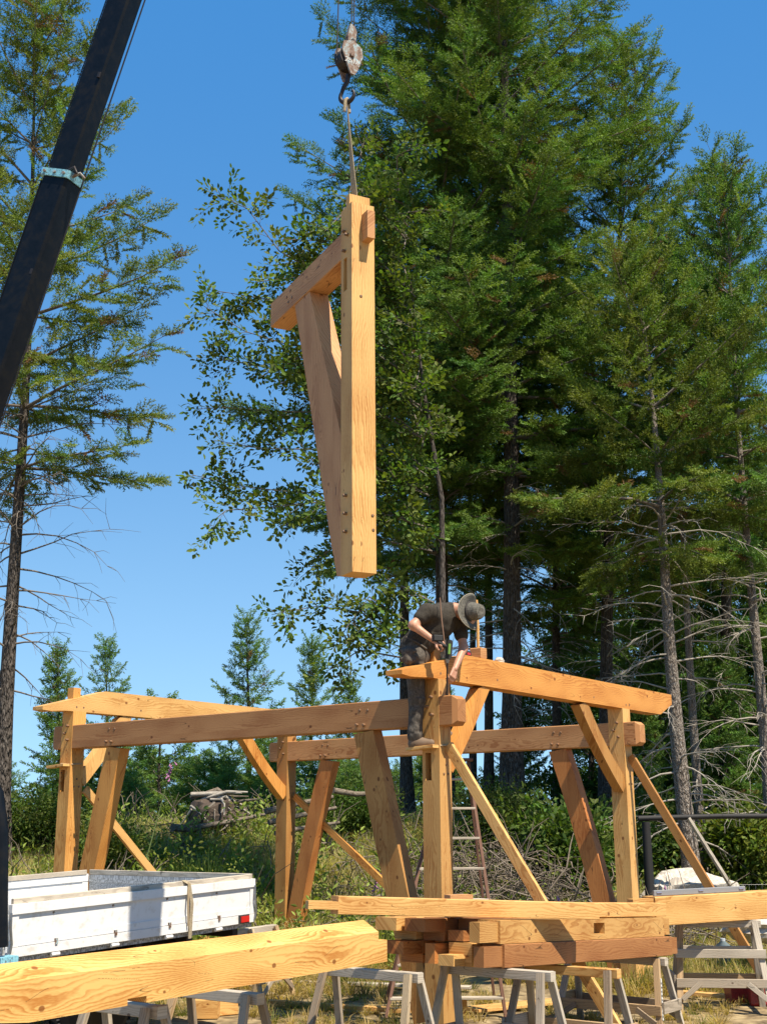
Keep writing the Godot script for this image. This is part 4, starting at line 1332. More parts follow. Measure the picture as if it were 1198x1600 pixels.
# broadleaf tree: limbs follow the given pixel paths at the tree's depth
func make_broadleaf() -> void:
	var d := 18.5
	var a := at_d(690, 1420, d)
	var t := thing("broadleaf_tree", "leafy broadleaf tree reaching its branches into open sky beside the firs", "tree", Vector3(a.x, ground_y(a.x, -d), -d))
	var o := t.position
	var tp := []
	var tr := []
	for q in [[690, 1420], [690, 1150], [691, 950], [690, 780], [662, 610], [641, 440]]:
		var w := at_d(q[0], q[1], d) - o
		if q[1] == 1420:
			w.y = -0.1
		tp.append(w)
		tr.append(0.085 * (1.0 - (1420.0 - q[1]) / 1000.0) + 0.010)
	part("trunk", tube_mesh(tp, tr, 9, 1.0), M.bark, t)
	var limbs := [
		[[657, 640], [540, 545], [450, 540], [380, 520], [315, 480]], [[647, 510], [520, 440], [440, 390], [390, 330], [345, 305]], [[664, 740], [520, 640], [440, 640], [360, 640], [310, 640]],
		[[669, 820], [540, 770], [450, 765], [380, 755], [300, 745]], [[669, 830], [530, 775], [430, 790], [350, 800], [320, 825]], [[642, 460], [540, 330], [560, 250], [575, 215]],
		[[651, 560], [500, 500], [420, 470], [340, 460]], [[660, 680], [530, 600], [440, 580], [350, 560], [330, 545]], [[665, 760], [500, 700], [410, 700], [330, 690]],
		[[644, 480], [540, 410], [480, 400], [430, 420]], [[680, 1030], [560, 960], [500, 950], [430, 960]], [[680, 1040], [560, 1010], [520, 1040], [560, 1060]], [[678, 1000], [580, 930], [540, 990], [545, 1020]],
		[[634, 370], [560, 300], [530, 330], [500, 360]], [[628, 300], [620, 240], [650, 230]], [[651, 560], [560, 480], [520, 440], [470, 440]], [[655, 600], [540, 520], [480, 480], [430, 520]], [[643, 470], [560, 380], [510, 380], [440, 370]], [[660, 680], [560, 610], [510, 600], [470, 610]], [[666, 780], [560, 720], [500, 730], [460, 690]],
		[[642, 460], [545, 430], [490, 430], [400, 440]], [[657, 640], [550, 560], [470, 560], [400, 590]], [[675, 940], [570, 880], [540, 900]], [[671, 860], [560, 830], [500, 870], [480, 900]]]
	for y in range(340, 720, 34):
		var tx := 640.0 + (y - 440) * 0.06
		limbs.append([[tx, y + 20], [tx + rf(-40, 15), y - 5], [tx + rf(-60, 30), y - rf(0, 40)]])
	var ls := new_st()
	var xfs := []
	var cols := []
	for lm in limbs:
		var pts := []
		var rad := []
		var dz := rf(-0.9, 0.9)
		for i in lm.size():
			var f: float = float(i) / (lm.size() - 1)
			pts.append(at_d(lm[i][0] + rf(-6, 6), lm[i][1] + rf(-6, 6), d + dz * f) - o)
			rad.append(lerpf(0.016, 0.005, f))
		tube(ls, pts, rad, 5, 1.0, false)
		var n: int = pts.size() - 1
		for i in n:
			var p0: Vector3 = pts[i]
			var p1: Vector3 = pts[i + 1]
			var dv := (p1 - p0).normalized()
			var steps := int(p0.distance_to(p1) / 0.066)
			for k in steps:
				var f: float = (i + float(k) / steps) / n
				var p := p0.lerp(p1, float(k) / steps)
				var side := (dv * 0.4 + Vector3(rf(-1, 1), rf(-0.7, 0.75), rf(-1, 1))).normalized()
				var ln := rf(0.18, 0.62)
				if rf(0, 1) < 0.22:
					continue
				var pe := p + side * ln + Vector3(0, -0.05, 0)
				tube(ls, [p, p.lerp(pe, 0.5) + Vector3(0, 0.02, 0), pe], [0.005, 0.004, 0.002], 3, 1.0, false)
				var q := 0.08
				while q < ln:
					xfs.append(aim((side + Vector3(rf(-0.6, 0.6), rf(-0.6, 0.4), rf(-0.6, 0.6))).normalized(), Vector3(rf(-1, 1), 1, rf(-1, 1)), rf(0.75, 1.2), p.lerp(pe, q / ln)))
					var g := rf(0.5, 1.5)
					cols.append(Color(0.105 * g * rf(0.8, 1.3), 0.165 * g, 0.034 * g))
					q += 0.15
	var lo := part("limbs", ls.commit(), M.twig, t)
	lo.set_meta("kind", "stuff")
	multi("crown", leaf_sprig, M.leaf, xfs, cols, t)

func make_trees() -> void:
	fir_sprig = make_fir_sprig(5, 26, 0.125, 4)
	fir_sprig_far = make_fir_sprig(6, 11, 0.18, 4)
	leaf_sprig = make_leaf_sprig(8, 9, 0.105, 0.6, 0.17)
	var near := "tall firs at the edge of the clearing"
	var g1 := Color(0.142, 0.212, 0.040)
	var g2 := Color(0.118, 0.195, 0.042)
	conifer("fir_tree", "tall fir with sunlit open crown standing alone behind crane boom", Vector2(14, 1130), Vector2(38, 560), 21.5, {h = 17.6, cb = 7.3, r = 3.7, tr = 0.155, tint = Color(0.165, 0.21, 0.044), dens = 0.60, droop = 0.34, dead = 55, dead0 = 2.6, deadlen = 2.0, deadmat = M.twig, el0 = 0.1}, near)
	conifer("fir_tree", "giant fir with the thickest dark trunk, rising behind worker", Vector2(797, 1000), Vector2(788, 250), 25.0, {h = 34.0, cb = 6.4, r = 4.2, tr = 0.21, tint = g1, dens = 0.64, dead = 34, dead0 = 3.0, deadlen = 1.9}, near)
	conifer("fir_tree", "tall fir with dark slender trunk close to leafy broadleaf tree", Vector2(693, 900), Vector2(688, 300), 26.5, {h = 32.0, cb = 6.2, r = 4.9, tr = 0.17, tint = g2, dens = 0.64, dead = 24, dead0 = 4.0, deadlen = 1.6}, near)
	conifer("fir_tree", "fir with tall spire top and dense sunlit middle, next to a smaller pointed fir", Vector2(948, 1100), Vector2(965, 300), 27.0, {h = 20.5, cb = 6.0, r = 4.0, tr = 0.18, tint = g1, dens = 0.64, dead = 22, dead0 = 3.0, deadlen = 1.8}, near)
	conifer("fir_tree", "fir with leaning pale bark trunk and yellowish drooping boughs", Vector2(1078, 1330), Vector2(1028, 780), 21.5, {h = 12.4, cb = 6.3, r = 3.0, tr = 0.165, tint = Color(0.145, 0.185, 0.034), bark = M.pale_bark, dens = 0.62, droop = 0.6, hang = 0.9, dead = 60, dead0 = 1.2, deadlen = 1.8}, near)
	conifer("fir_tree", "fir with bare leaning trunk and narrow crown near fence", Vector2(1190, 1150), Vector2(1163, 760), 22.5, {h = 14.8, cb = 6.4, r = 2.6, tr = 0.125, tint = g2, bark = M.pale_bark, dens = 0.66, dead = 40, dead0 = 1.4, deadlen = 1.5}, near)
	conifer("fir_tree", "fir with slim greyish trunk partly hidden behind hanging post", Vector2(632, 950), Vector2(626, 700), 29.0, {h = 18.0, cb = 6.2, r = 2.9, tr = 0.16, tint = g2, dens = 0.6, dead = 18, dead0 = 4.0, deadlen = 1.3}, near)
	conifer("fir_tree", "thin fir between the slender trunk and the thickest trunk", Vector2(735, 900), Vector2(732, 700), 31.0, {h = 16.0, cb = 6.6, r = 2.5, tr = 0.11, tint = g2, dens = 0.62, dead = 20, dead0 = 4.0, deadlen = 1.2}, near)
	conifer("fir_tree", "slim pale trunked fir beside the leaning pale one", Vector2(1092, 1250), Vector2(1072, 950), 23.5, {h = 13.5, cb = 8.0, r = 2.3, tr = 0.10, tint = g1, bark = M.pale_bark, dens = 0.62, dead = 30, dead0 = 1.5, deadlen = 1.3}, near)
	conifer("fir_tree", "shorter fir filling the gap between thickest trunk and leaning pale fir", Vector2(872, 1150), Vector2(868, 900), 29.5, {h = 17.0, cb = 4.6, r = 3.4, tr = 0.14, tint = g2, dens = 0.62, dead = 20, dead0 = 3.0, deadlen = 1.4}, near)
	conifer("fir_tree", "fir with feathery pointed top beyond the narrow crowned one", Vector2(1135, 1100), Vector2(1128, 400), 27.5, {h = 17.2, cb = 5.6, r = 2.9, tr = 0.18, tint = g2, dens = 0.6, dead = 12, dead0 = 3.0}, near)
	conifer("fir_tree", "fir showing dark boughs between the two thick trunks", Vector2(760, 900), Vector2(756, 300), 30.0, {h = 26.0, cb = 7.0, r = 3.2, tr = 0.12, tint = g2, dens = 0.7}, near)
	# shaded wood behind
	var gf := "firs of the dark wood behind"
	var proto := conifer("young_fir", "dark young fir in wood behind the tall firs", Vector2(925, 1300), Vector2(925, 1000), 34.0, {h = 11.0, cb = 1.6, r = 2.5, tr = 0.12, tint = g2, far = true, size = 0.62}, gf)
	var spots := [[6.9, 30.0, 0.70], [8.6, 33.0, 0.85], [10.4, 31.0, 0.85], [7.9, 36.0, 0.9], [10.8, 37.0, 1.05], [9.6, 28.0, 0.6], [7.4, 27.0, 0.45], [5.6, 27.5, 0.36], [12.6, 34.0, 1.0], [3.6, 33.0, 0.36], [1.6, 36.0, 0.34]]
	for s in spots:
		var c := proto.duplicate()
		c.name = numbered("young_fir")
		add_child(c)
		c.position = P(s[0], ground_y(s[0], -s[1]) - 0.1, s[1])
		c.rotation.y = rf(0, TAU)
		c.scale = Vector3(s[2], s[2] * rf(0.9, 1.1), s[2])
	# far conifers beyond the clearing, one or two told apart by their outlines
	var fg := "distant firs across the clearing"
	var far_tint := g2
	conifer("distant_fir", "distant pointed fir beside the lone fir's trunk", Vector2(92, 1200), Vector2(92, 1040), 62.0, {h = 8.0, cb = 0.6, r = 1.5, tr = 0.14, tint = far_tint, far = true, size = 0.62, droop = 0.2}, fg)
	conifer("distant_fir", "distant sparse fir with layered boughs above post beside truck bed", Vector2(166, 1200), Vector2(166, 1020), 60.0, {h = 8.15, cb = 1.0, r = 1.7, tr = 0.14, tint = far_tint, far = true, size = 0.55, gap = 1.5, droop = 0.2}, fg)
	conifer("distant_fir", "distant broad fir rising above long tie beam", Vector2(388, 1200), Vector2(388, 1000), 55.0, {h = 8.75, cb = 0.8, r = 1.9, tr = 0.16, tint = far_tint, far = true, size = 0.55, gap = 1.3}, fg)
	conifer("distant_fir", "distant slender fir next to broad one above tie beam", Vector2(487, 1200), Vector2(487, 1020), 58.0, {h = 8.15, cb = 0.8, r = 1.4, tr = 0.14, tint = far_tint, far = true, size = 0.55}, fg)
	conifer("distant_fir", "distant small fir top near leafy tree's lowest branch", Vector2(545, 1200), Vector2(545, 1080), 60.0, {h = 6.35, cb = 0.6, r = 1.3, tr = 0.12, tint = far_tint, far = true, size = 0.6}, fg)
	var p2 := conifer("low_fir", "low fir in dense band of trees across clearing", Vector2(250, 1250), Vector2(250, 1160), 44.0, {h = 4.0, cb = 0.3, r = 1.9, tr = 0.10, tint = g2, far = true, size = 0.55}, "band of low firs across the clearing")
	for i in 44:
		var c := p2.duplicate()
		c.name = numbered("low_fir")
		add_child(c)
		var x := -16.0 + i * 0.44 + rf(-0.3, 0.3)
		var dd := rf(34.0, 50.0)
		c.position = P(x, ground_y(x, -dd) - 0.2, dd)
		c.rotation.y = rf(0, TAU)
		var s: float = rf(0.68, 1.0) * (1.85 + 125.0 / 1900.0 * dd - c.position.y) / 4.8
		c.scale = Vector3(s * 1.3, s, s * 1.3)

# ---------------------------------------------------------------- ground cover
func make_cover() -> void:
	var green := make_grass_tuft(31, 24, 1.3, 0.018)
	var dry := make_grass_tuft(32, 26, 1.3, 0.014)
	var weed := make_leaf_sprig(33, 12, 0.22, 0.32, 1.0)
	var bushy := make_leaf_sprig(34, 9, 0.11, 0.5, 0.4)
	var fine_leaf := make_leaf_sprig(36, 14, 0.065, 0.45, 0.4)
	var tang := make_twig_tangle(35, 14)
	# dry grass round the sawhorses
	var xf := []
	var co := []
	for i in 7000:
		var d := rf(6.0, 19.0)
		var x := rf(-0.44, 0.44) * (d + 3.0)
		if noise.get_noise_2d(x * 30, d * 30) < -0.12:
			continue
		var s := rf(0.07, 0.24)
		if d > 14.5:
			s *= 1.5
		xf.append(Transform3D(Basis(Vector3.UP, rf(0, TAU)).scaled(Vector3(s * 1.5, s, s * 1.5)), P(x, ground_y(x, -d) - 0.01, d)))
		var g := rf(0.6, 1.2)
		co.append(Color(0.50 * g, 0.37 * g, 0.15 * g) if rf(0, 1) < 0.78 else Color(0.20 * g, 0.22 * g, 0.06 * g))
	tag(multi("dry_grass", dry, M.grass, xf, co, self), "dry straw coloured grass over the work ground", "grass")
	# tall straw by the fence
	xf = []
	co = []
	for i in 1500:
		var x := rf(2.2, 7.5)
		var d := rf(14.8, 20.2)
		var s := rf(0.25, 0.55)
		xf.append(Transform3D(Basis(Vector3.UP, rf(0, TAU)).scaled(Vector3(s * 0.8, s, s * 0.8)), P(x, ground_y(x, -d) - 0.02, d)))
		var g := rf(0.6, 1.25)
		co.append(Color(0.50 * g, 0.40 * g, 0.17 * g) if rf(0, 1) < 0.7 else Color(0.22 * g, 0.27 * g, 0.06 * g))
	tag(multi("tall_straw", dry, M.grass, xf, co, self), "tall yellow straw grass in front of wire fence", "grass")
	# green grass and weeds on the bank
	xf = []
	co = []
	var wx := []
	var wc := []
	var bx := []
	var bc := []
	for i in 13500:
		var d := rf(16.6, 26.5)
		var x := rf(-0.46, 0.44) * (d + 2.0)
		if x > 3.5 and d < 21.0:
			continue
		var y := ground_y(x, -d)
		var m := noise.get_noise_2d(x * 22 + 50, d * 22)
		var f := rf(0, 1)
		var g := rf(0.6, 1.35)
		if f < 0.68:
			var s := rf(0.22, 0.62)
			xf.append(Transform3D(Basis(Vector3.UP, rf(0, TAU)).scaled(Vector3(s * 0.9, s, s * 0.9)), P(x, y - 0.03, d)))
			co.append(Color(0.32 * g, 0.36 * g, 0.085 * g) if rf(0, 1) < 0.36 + m else Color(0.56 * g, 0.49 * g, 0.25 * g))
		elif f < 0.82:
			var s := rf(0.25, 0.75)
			wx.append(aim(Vector3(rf(-0.3, 0.3), 1, rf(-0.3, 0.3)), Vector3(rf(-1, 1), 0, rf(-1, 1)), s, P(x, y - 0.02, d)))
			wc.append(Color(0.25 * g, 0.32 * g, 0.07 * g))
		elif m > 0.12:
			var hh := rf(0.0, 0.75) * smoothstep(0.12, 0.4, m)
			bx.append(aim(Vector3(rf(-1, 1), rf(-0.2, 1), rf(-1, 1)), Vector3(rf(-1, 1), 1, rf(-1, 1)), rf(0.8, 1.5), P(x, y + hh, d)))
			bc.append(Color(0.21 * g * rf(0.8, 1.4), 0.28 * g, 0.06 * g))
	tag(multi("bank_grass", green, M.grass, xf, co, self), "mixed green and faded grass on bank behind frame", "grass")
	tag(multi("bank_weeds", weed, M.leaf, wx, wc, self), "upright leafy weeds growing over bank behind frame", "weeds")
	tag(multi("bank_scrub", fine_leaf, M.leaf, bx, bc, self), "low leafy scrub in patches on bank behind frame", "scrub")
	# slash: grey dead branches heaped on the bank
	xf = []
	co = []
	for i in 230:
		var x: float
		var d: float
		var hh := 0.0
		if i < 90:
			x = rng.randfn(2.0, 1.3)
			d = rng.randfn(19.5, 0.9)
			hh = rf(0.0, 1.0) * exp(-pow((x - 1.9) / 1.3, 2.0)) * 0.9
		else:
			x = rf(-8.0, 4.0)
			d = rf(18.5, 27.0)
		var s := rf(0.6, 1.5)
		xf.append(Transform3D(Basis(Vector3.UP, rf(0, TAU)).scaled(Vector3(s, s * 0.8, s)), P(x, ground_y(x, -d) + 0.05 + hh, d)))
		co.append(Color.WHITE)
	tag(multi("slash_pile", tang, M.slash, xf, co, self), "heap of grey dead branches tangled behind stepladder", "branches")
	# understorey by the wood's edge on the right
	var gs := "leafy shrubs at the wood's edge"
	var sh := [[3.0, 20.8, 0.8, 1.3, "leafy green shrub behind post nearest fence, beside heap of dead branches", Color(0.09, 0.15, 0.03)], [4.0, 22.5, 0.9, 1.1, "dark leafy shrub behind small boulder at fence", Color(0.06, 0.11, 0.025)], [6.6, 22.4, 1.0, 1.5, "bright yellow green shrub behind broad boulder", Color(0.13, 0.18, 0.03)], [5.4, 24.5, 1.2, 1.6, "green shrub in shade at foot of leaning pale fir", Color(0.07, 0.12, 0.025)], [8.2, 23.5, 1.2, 1.8, "tall green shrub at wood's edge beyond fence end", Color(0.10, 0.15, 0.03)], [2.2, 22.6, 0.9, 1.2, "shrub with dull leaves behind heap of dead branches", Color(0.07, 0.11, 0.03)], [-6.3, 22.5, 0.8, 0.9, "bushy shrub at foot of the lone fir", Color(0.10, 0.15, 0.03)], [-4.6, 21.0, 0.6, 0.7, "pale green bush between post beside truck and its strut", Color(0.13, 0.18, 0.04)], [-0.6, 24.0, 0.9, 1.0, "round leaved shrub seen under rear tie beam", Color(0.08, 0.14, 0.03)], [-7.8, 20.0, 0.8, 0.6, "low weedy bush beyond headboard of truck", Color(0.15, 0.19, 0.05)], [7.2, 28.0, 1.6, 2.4, "tall dark shrub deep in wood behind leaning pale fir", Color(0.05, 0.10, 0.02)], [4.6, 28.5, 1.5, 2.2, "tall dark shrub deep in wood behind post nearest fence", Color(0.05, 0.10, 0.02)]]
	for q in sh:
		shrub(P(q[0], ground_y(q[0], -q[1]), q[1]), q[2], q[3], q[4], q[5], bushy if q[0] > 2.5 else fine_leaf, gs)
	# broom: a fan of thin upright green stems
	var br := thing("broom_bush", "fan of thin green broom stems on bank behind truck", "bush", P(-2.9, ground_y(-2.9, -19.5), 19.5))
	var bxs := []
	var bcs := []
	for i in 60:
		var g := rf(0.7, 1.3)
		bxs.append(Transform3D(Basis(Vector3.UP, rf(0, TAU)).scaled(Vector3(0.9, rf(0.7, 1.15), 0.9)), Vector3(rf(-0.35, 0.35), -0.03, rf(-0.3, 0.3))))
		bcs.append(Color(0.07 * g, 0.12 * g, 0.025 * g))
	multi("stems", green, M.grass, bxs, bcs, br)
	# root wad of an upturned stump and logs
	var rp := at_d(338, 1248, 24.0)
	var rw := thing("upturned_stump", "grey upturned stump with splayed roots on bank", "stump", Vector3(rp.x, ground_y(rp.x, rp.z), rp.z))
	var base := rp.y - rw.position.y
	part("stump_body", boulder(0.62, base * 0.62, 0.5, 41), flat(Color(0.075, 0.055, 0.042), 0.95), rw, Transform3D(Basis(), Vector3(0.05, base * 0.42, 0)))
	for k in 6:
		var y2 := base + rf(-0.16, 0.16)
		var x2 := rf(-0.55, -0.2)
		part("broken_stem", tube_mesh([Vector3(x2, y2, rf(-0.2, 0.4)), Vector3(x2 + 0.5, y2 + rf(-0.14, 0.16), rf(0.0, 0.4)), Vector3(x2 + rf(0.7, 1.2), y2 + rf(-0.22, 0.22), rf(0.0, 0.4))], [rf(0.03, 0.06), rf(0.03, 0.06), rf(0.01, 0.03)], 6), M.dead if k % 2 else M.slash, rw)
	for k in 26:
		var s2 := rf(0, TAU)
		var d2 := Vector3(cos(s2), rf(-0.9, 0.25), sin(s2) * 0.7).normalized()
		var c0 := Vector3(rf(-0.5, 0.4), base * rf(0.45, 1.0), rf(0.1, 0.4))
		part("root", tube_mesh([c0, c0 + d2 * 0.2 + Vector3(0, -0.02, 0), c0 + d2 * 0.42 + Vector3(rf(-0.1, 0.1), rf(-0.2, 0.05), 0.05)], [0.03, 0.02, 0.008], 5), M.twig if k % 2 else M.dead, rw)
	var logs := [[415, 1268, 520, 1245, 22.0, 0.07, "uppermost of three grey logs lying on bank"], [420, 1285, 525, 1262, 21.6, 0.06, "middle of three grey logs lying on bank"], [430, 1302, 530, 1285, 21.2, 0.05, "lowest of three grey logs lying on bank"], [270, 1293, 330, 1290, 22.5, 0.09, "short pale log end below upturned stump"], [310, 1292, 415, 1272, 22.8, 0.06, "long thin log below upturned stump"], [520, 1235, 590, 1240, 22.0, 0.07, "reddish log on bank seen beneath rear tie beam"]]
	for q in logs:
		var a := at_d(q[0], q[1], q[4])
		var b := at_d(q[2], q[3], q[4] + 0.8)
		var ga := ground_y(a.x, a.z)
		var lg := thing("fallen_log", q[6], "log", a, 0.0, "fallen logs on the bank")
		part("bark_body", tube_mesh([Vector3.ZERO, (b - a) * 0.5 + Vector3(0, rf(-0.05, 0.05), 0), b - a], [q[5] * 0.8, q[5] * 0.7, q[5] * 0.5], 8), M.slash, lg)
	# foxgloves
	var fx := [[735, 0, "purple foxglove spike beside small boulder", 1040, 1385, 19.2, 0.25], [0, 0, "tall foxglove with purple tip leaning beside strut next to truck", 270, 1190, 18.2, 0.6], [0, 0, "foxglove with pink tip in weeds by stepladder foot", 873, 1400, 17.0, 0.2], [0, 0, "small foxglove in weeds below rear tie beam", 590, 1358, 17.6, 0.2]]
	for q in fx:
		var top := at_d(q[3], q[4], q[5])
		var gx: float = top.x - q[6]
		var ft := thing("foxglove", q[2], "flower", Vector3(gx, ground_y(gx, top.z), top.z), 0.0, "foxgloves among the weeds")
		var tt := top - ft.position
		part("stem", tube_mesh([Vector3.ZERO, tt * 0.5 + Vector3(0.02, 0.03, 0), tt], [0.012, 0.010, 0.005], 5), flat(Color(0.12, 0.17, 0.05), 0.7), ft)
		for k in 9:
			var c := tt - tt.normalized() * (k * 0.03) + Vector3(rf(-0.03, 0.03), rf(-0.01, 0.01), rf(-0.03, 0.03))
			part("bell", tube_mesh([c, c + Vector3(rf(-0.03, 0.03), -0.03, 0.02), c + Vector3(rf(-0.04, 0.04), -0.05, 0.03)], [0.006, 0.012, 0.016], 6), flat(Color(0.30, 0.12, 0.25), 0.6), ft)

func shrub(at: Vector3, r: float, h: float, label: String, tint: Color, mesh: Mesh, group: String) -> void:
	var t := thing("leafy_shrub", label, "shrub", at, 0.0, group)
	var ls := new_st()
	var xfs := []
	var cols := []
	for k in 26:
		var az := rf(0, TAU)
		var tip := Vector3(cos(az) * r * rf(0.2, 1.0), h * rf(0.45, 1.05), sin(az) * r * rf(0.2, 1.0))
		var mid := tip * Vector3(0.4, 0.6, 0.4)
		tube(ls, [Vector3(rf(-0.1, 0.1), -0.05, rf(-0.1, 0.1)), mid, tip], [0.014, 0.010, 0.004], 4, 1.0, false)
		for i in 34:
			var p := mid.lerp(tip, pow(rf(0, 1), 0.6)) if i % 3 else (mid * rf(0.3, 1.0))
			xfs.append(aim(Vector3(rf(-1, 1), rf(-0.3, 0.8), rf(-1, 1)), Vector3(rf(-1, 1), 1, rf(-1, 1)), rf(0.8, 1.4), p + Vector3(rf(-0.18, 0.18), rf(-0.15, 0.15), rf(-0.18, 0.18))))
			var g := rf(0.55, 1.4)
			cols.append(Color(tint.r * g * rf(0.8, 1.3), tint.g * g, tint.b * g))
	var s := part("stems", ls.commit(), M.twig, t)
	s.set_meta("kind", "stuff")
	multi("foliage", mesh, M.leaf, xfs, cols, t)

# ---------------------------------------------------------------- bodies as smooth unions of tapered bones
# bones: [from, to, radius there, radius here]; meshed as surface nets
func flesh(bones: Array, cell: float, k: float) -> ArrayMesh:
	var lo := Vector3(1e9, 1e9, 1e9)
	var hi := -lo
	for b in bones:
		var r: float = maxf(b[2], b[3]) + k + cell * 2
		for e in [b[0], b[1]]:
			lo = lo.min((e as Vector3) - Vector3(r, r, r))
			hi = hi.max((e as Vector3) + Vector3(r, r, r))
	var nx := int((hi.x - lo.x) / cell) + 2
	var ny := int((hi.y - lo.y) / cell) + 2
	var nz := int((hi.z - lo.z) / cell) + 2
	var f := PackedFloat32Array()
	f.resize(nx * ny * nz)
	f.fill(1.0)
	for b in bones:
		var a: Vector3 = b[0]
		var ab: Vector3 = (b[1] as Vector3) - a
		var l2 := maxf(ab.length_squared(), 1e-9)
		var ra: float = b[2]
		var rb: float = b[3]
		var m := maxf(ra, rb) + k + cell * 2
		var i0 := ((a.min(b[1]) - Vector3(m, m, m) - lo) / cell).floor()
		var i1 := ((a.max(b[1]) + Vector3(m, m, m) - lo) / cell).ceil()
		for iz in range(maxi(0, int(i0.z)), mini(nz, int(i1.z) + 1)):
			for iy in range(maxi(0, int(i0.y)), mini(ny, int(i1.y) + 1)):
				var row := (iz * ny + iy) * nx
				for ix in range(maxi(0, int(i0.x)), mini(nx, int(i1.x) + 1)):
					var p := lo + Vector3(ix, iy, iz) * cell
					var t := clampf((p - a).dot(ab) / l2, 0.0, 1.0)
					var d := p.distance_to(a + ab * t) - lerpf(ra, rb, t)
					var o := f[row + ix]
					var h := maxf(k - absf(o - d), 0.0)
					f[row + ix] = minf(o, d) - h * h / (4.0 * k)
	var vid := {}
	var pos := PackedVector3Array()
	var corner := [0, 1, nx, nx + 1, nx * ny, nx * ny + 1, nx * ny + nx, nx * ny + nx + 1]
	var offs := [Vector3(0, 0, 0), Vector3(1, 0, 0), Vector3(0, 1, 0), Vector3(1, 1, 0), Vector3(0, 0, 1), Vector3(1, 0, 1), Vector3(0, 1, 1), Vector3(1, 1, 1)]
	var edges := [[0, 1], [2, 3], [4, 5], [6, 7], [0, 2], [1, 3], [4, 6], [5, 7], [0, 4], [1, 5], [2, 6], [3, 7]]
	for iz in nz - 1:
		for iy in ny - 1:
			for ix in nx - 1:
				var at := (iz * ny + iy) * nx + ix
				if f[at] > cell * 3.0:
					continue
				var mask := 0
				for c in 8:
					if f[at + corner[c]] < 0.0:
						mask |= 1 << c
				if mask == 0 or mask == 255:
					continue
				var s := Vector3.ZERO
				var n := 0
				for e in edges:
					if ((mask >> e[0]) & 1) != ((mask >> e[1]) & 1):
						var fa := f[at + corner[e[0]]]
						var fb := f[at + corner[e[1]]]
						s += (offs[e[0]] as Vector3).lerp(offs[e[1]], fa / (fa - fb))
						n += 1
				vid[at] = pos.size()
				pos.append(lo + (Vector3(ix, iy, iz) + s / n) * cell)
	var idx := PackedInt32Array()
	var steps := [1, nx, nx * ny]
	for at in vid:
		var inside := f[at] < 0.0
		for ax in 3:
			var other: int = at + steps[ax]
			if (f[other] < 0.0) == inside:
				continue
			var s1: int = steps[(ax + 1) % 3]
			var s2: int = steps[(ax + 2) % 3]
			if not (vid.has(at - s1) and vid.has(at - s2) and vid.has(at - s1 - s2)):
				continue
			var q := [vid[at], vid[at - s1], vid[at - s1 - s2], vid[at - s2]]
			if not inside:
				q.reverse()
			# outward corners run clockwise for Godot
			for c in [0, 2, 1, 0, 3, 2]:
				idx.append(q[c])
	var nor := PackedVector3Array()
	nor.resize(pos.size())
	for i in range(0, idx.size(), 3):
		var n := (pos[idx[i + 2]] - pos[idx[i]]).cross(pos[idx[i + 1]] - pos[idx[i]])
		for c in 3:
			nor[idx[i + c]] += n
	for i in nor.size():
		nor[i] = nor[i].normalized()
	var arr := []
	arr.resize(Mesh.ARRAY_MAX)
	arr[Mesh.ARRAY_VERTEX] = pos
	arr[Mesh.ARRAY_NORMAL] = nor
	arr[Mesh.ARRAY_INDEX] = idx
	var m := ArrayMesh.new()
	m.add_surface_from_arrays(Mesh.PRIMITIVE_TRIANGLES, arr)
	return m

# hand bones: palm from wrist to knuckles, four curled fingers and a thumb from the palm's side
func hand_bones(wrist: Vector3, fwd: Vector3, back: Vector3, curl: float, thumb: float) -> Array:
	var out := []
	fwd = fwd.normalized()
	var side := fwd.cross(back).normalized() * thumb
	back = side.cross(fwd).normalized() * thumb
	var lens := [0.072, 0.080, 0.075, 0.060]
	for i in 4:
		var o := side * (0.030 - 0.020 * i)
		var k := wrist + fwd * 0.085 + o
		out.append([wrist + o * 0.55, k, 0.016, 0.0125])
		var p := k
		var d := fwd
		for j in 3:
			d = (fwd * cos(curl * (j + 1)) - back * sin(curl * (j + 1))).normalized()
			var q: Vector3 = p + d * ((lens[i] as float) * ([0.45, 0.32, 0.25][j] as float))
			out.append([p, q, 0.0105 - 0.001 * j, 0.0098 - 0.001 * j])
			p = q
	var t0 := wrist + fwd * 0.03 + side * 0.028
	var t1 := t0 + (fwd * 0.6 + side * 0.7 - back * 0.4).normalized() * 0.045
	var t2 := t1 + (fwd * 0.9 + side * 0.1 - back * 0.6).normalized() * 0.032
	out.append([t0, t1, 0.014, 0.011])
	out.append([t1, t2, 0.011, 0.009])
	return out

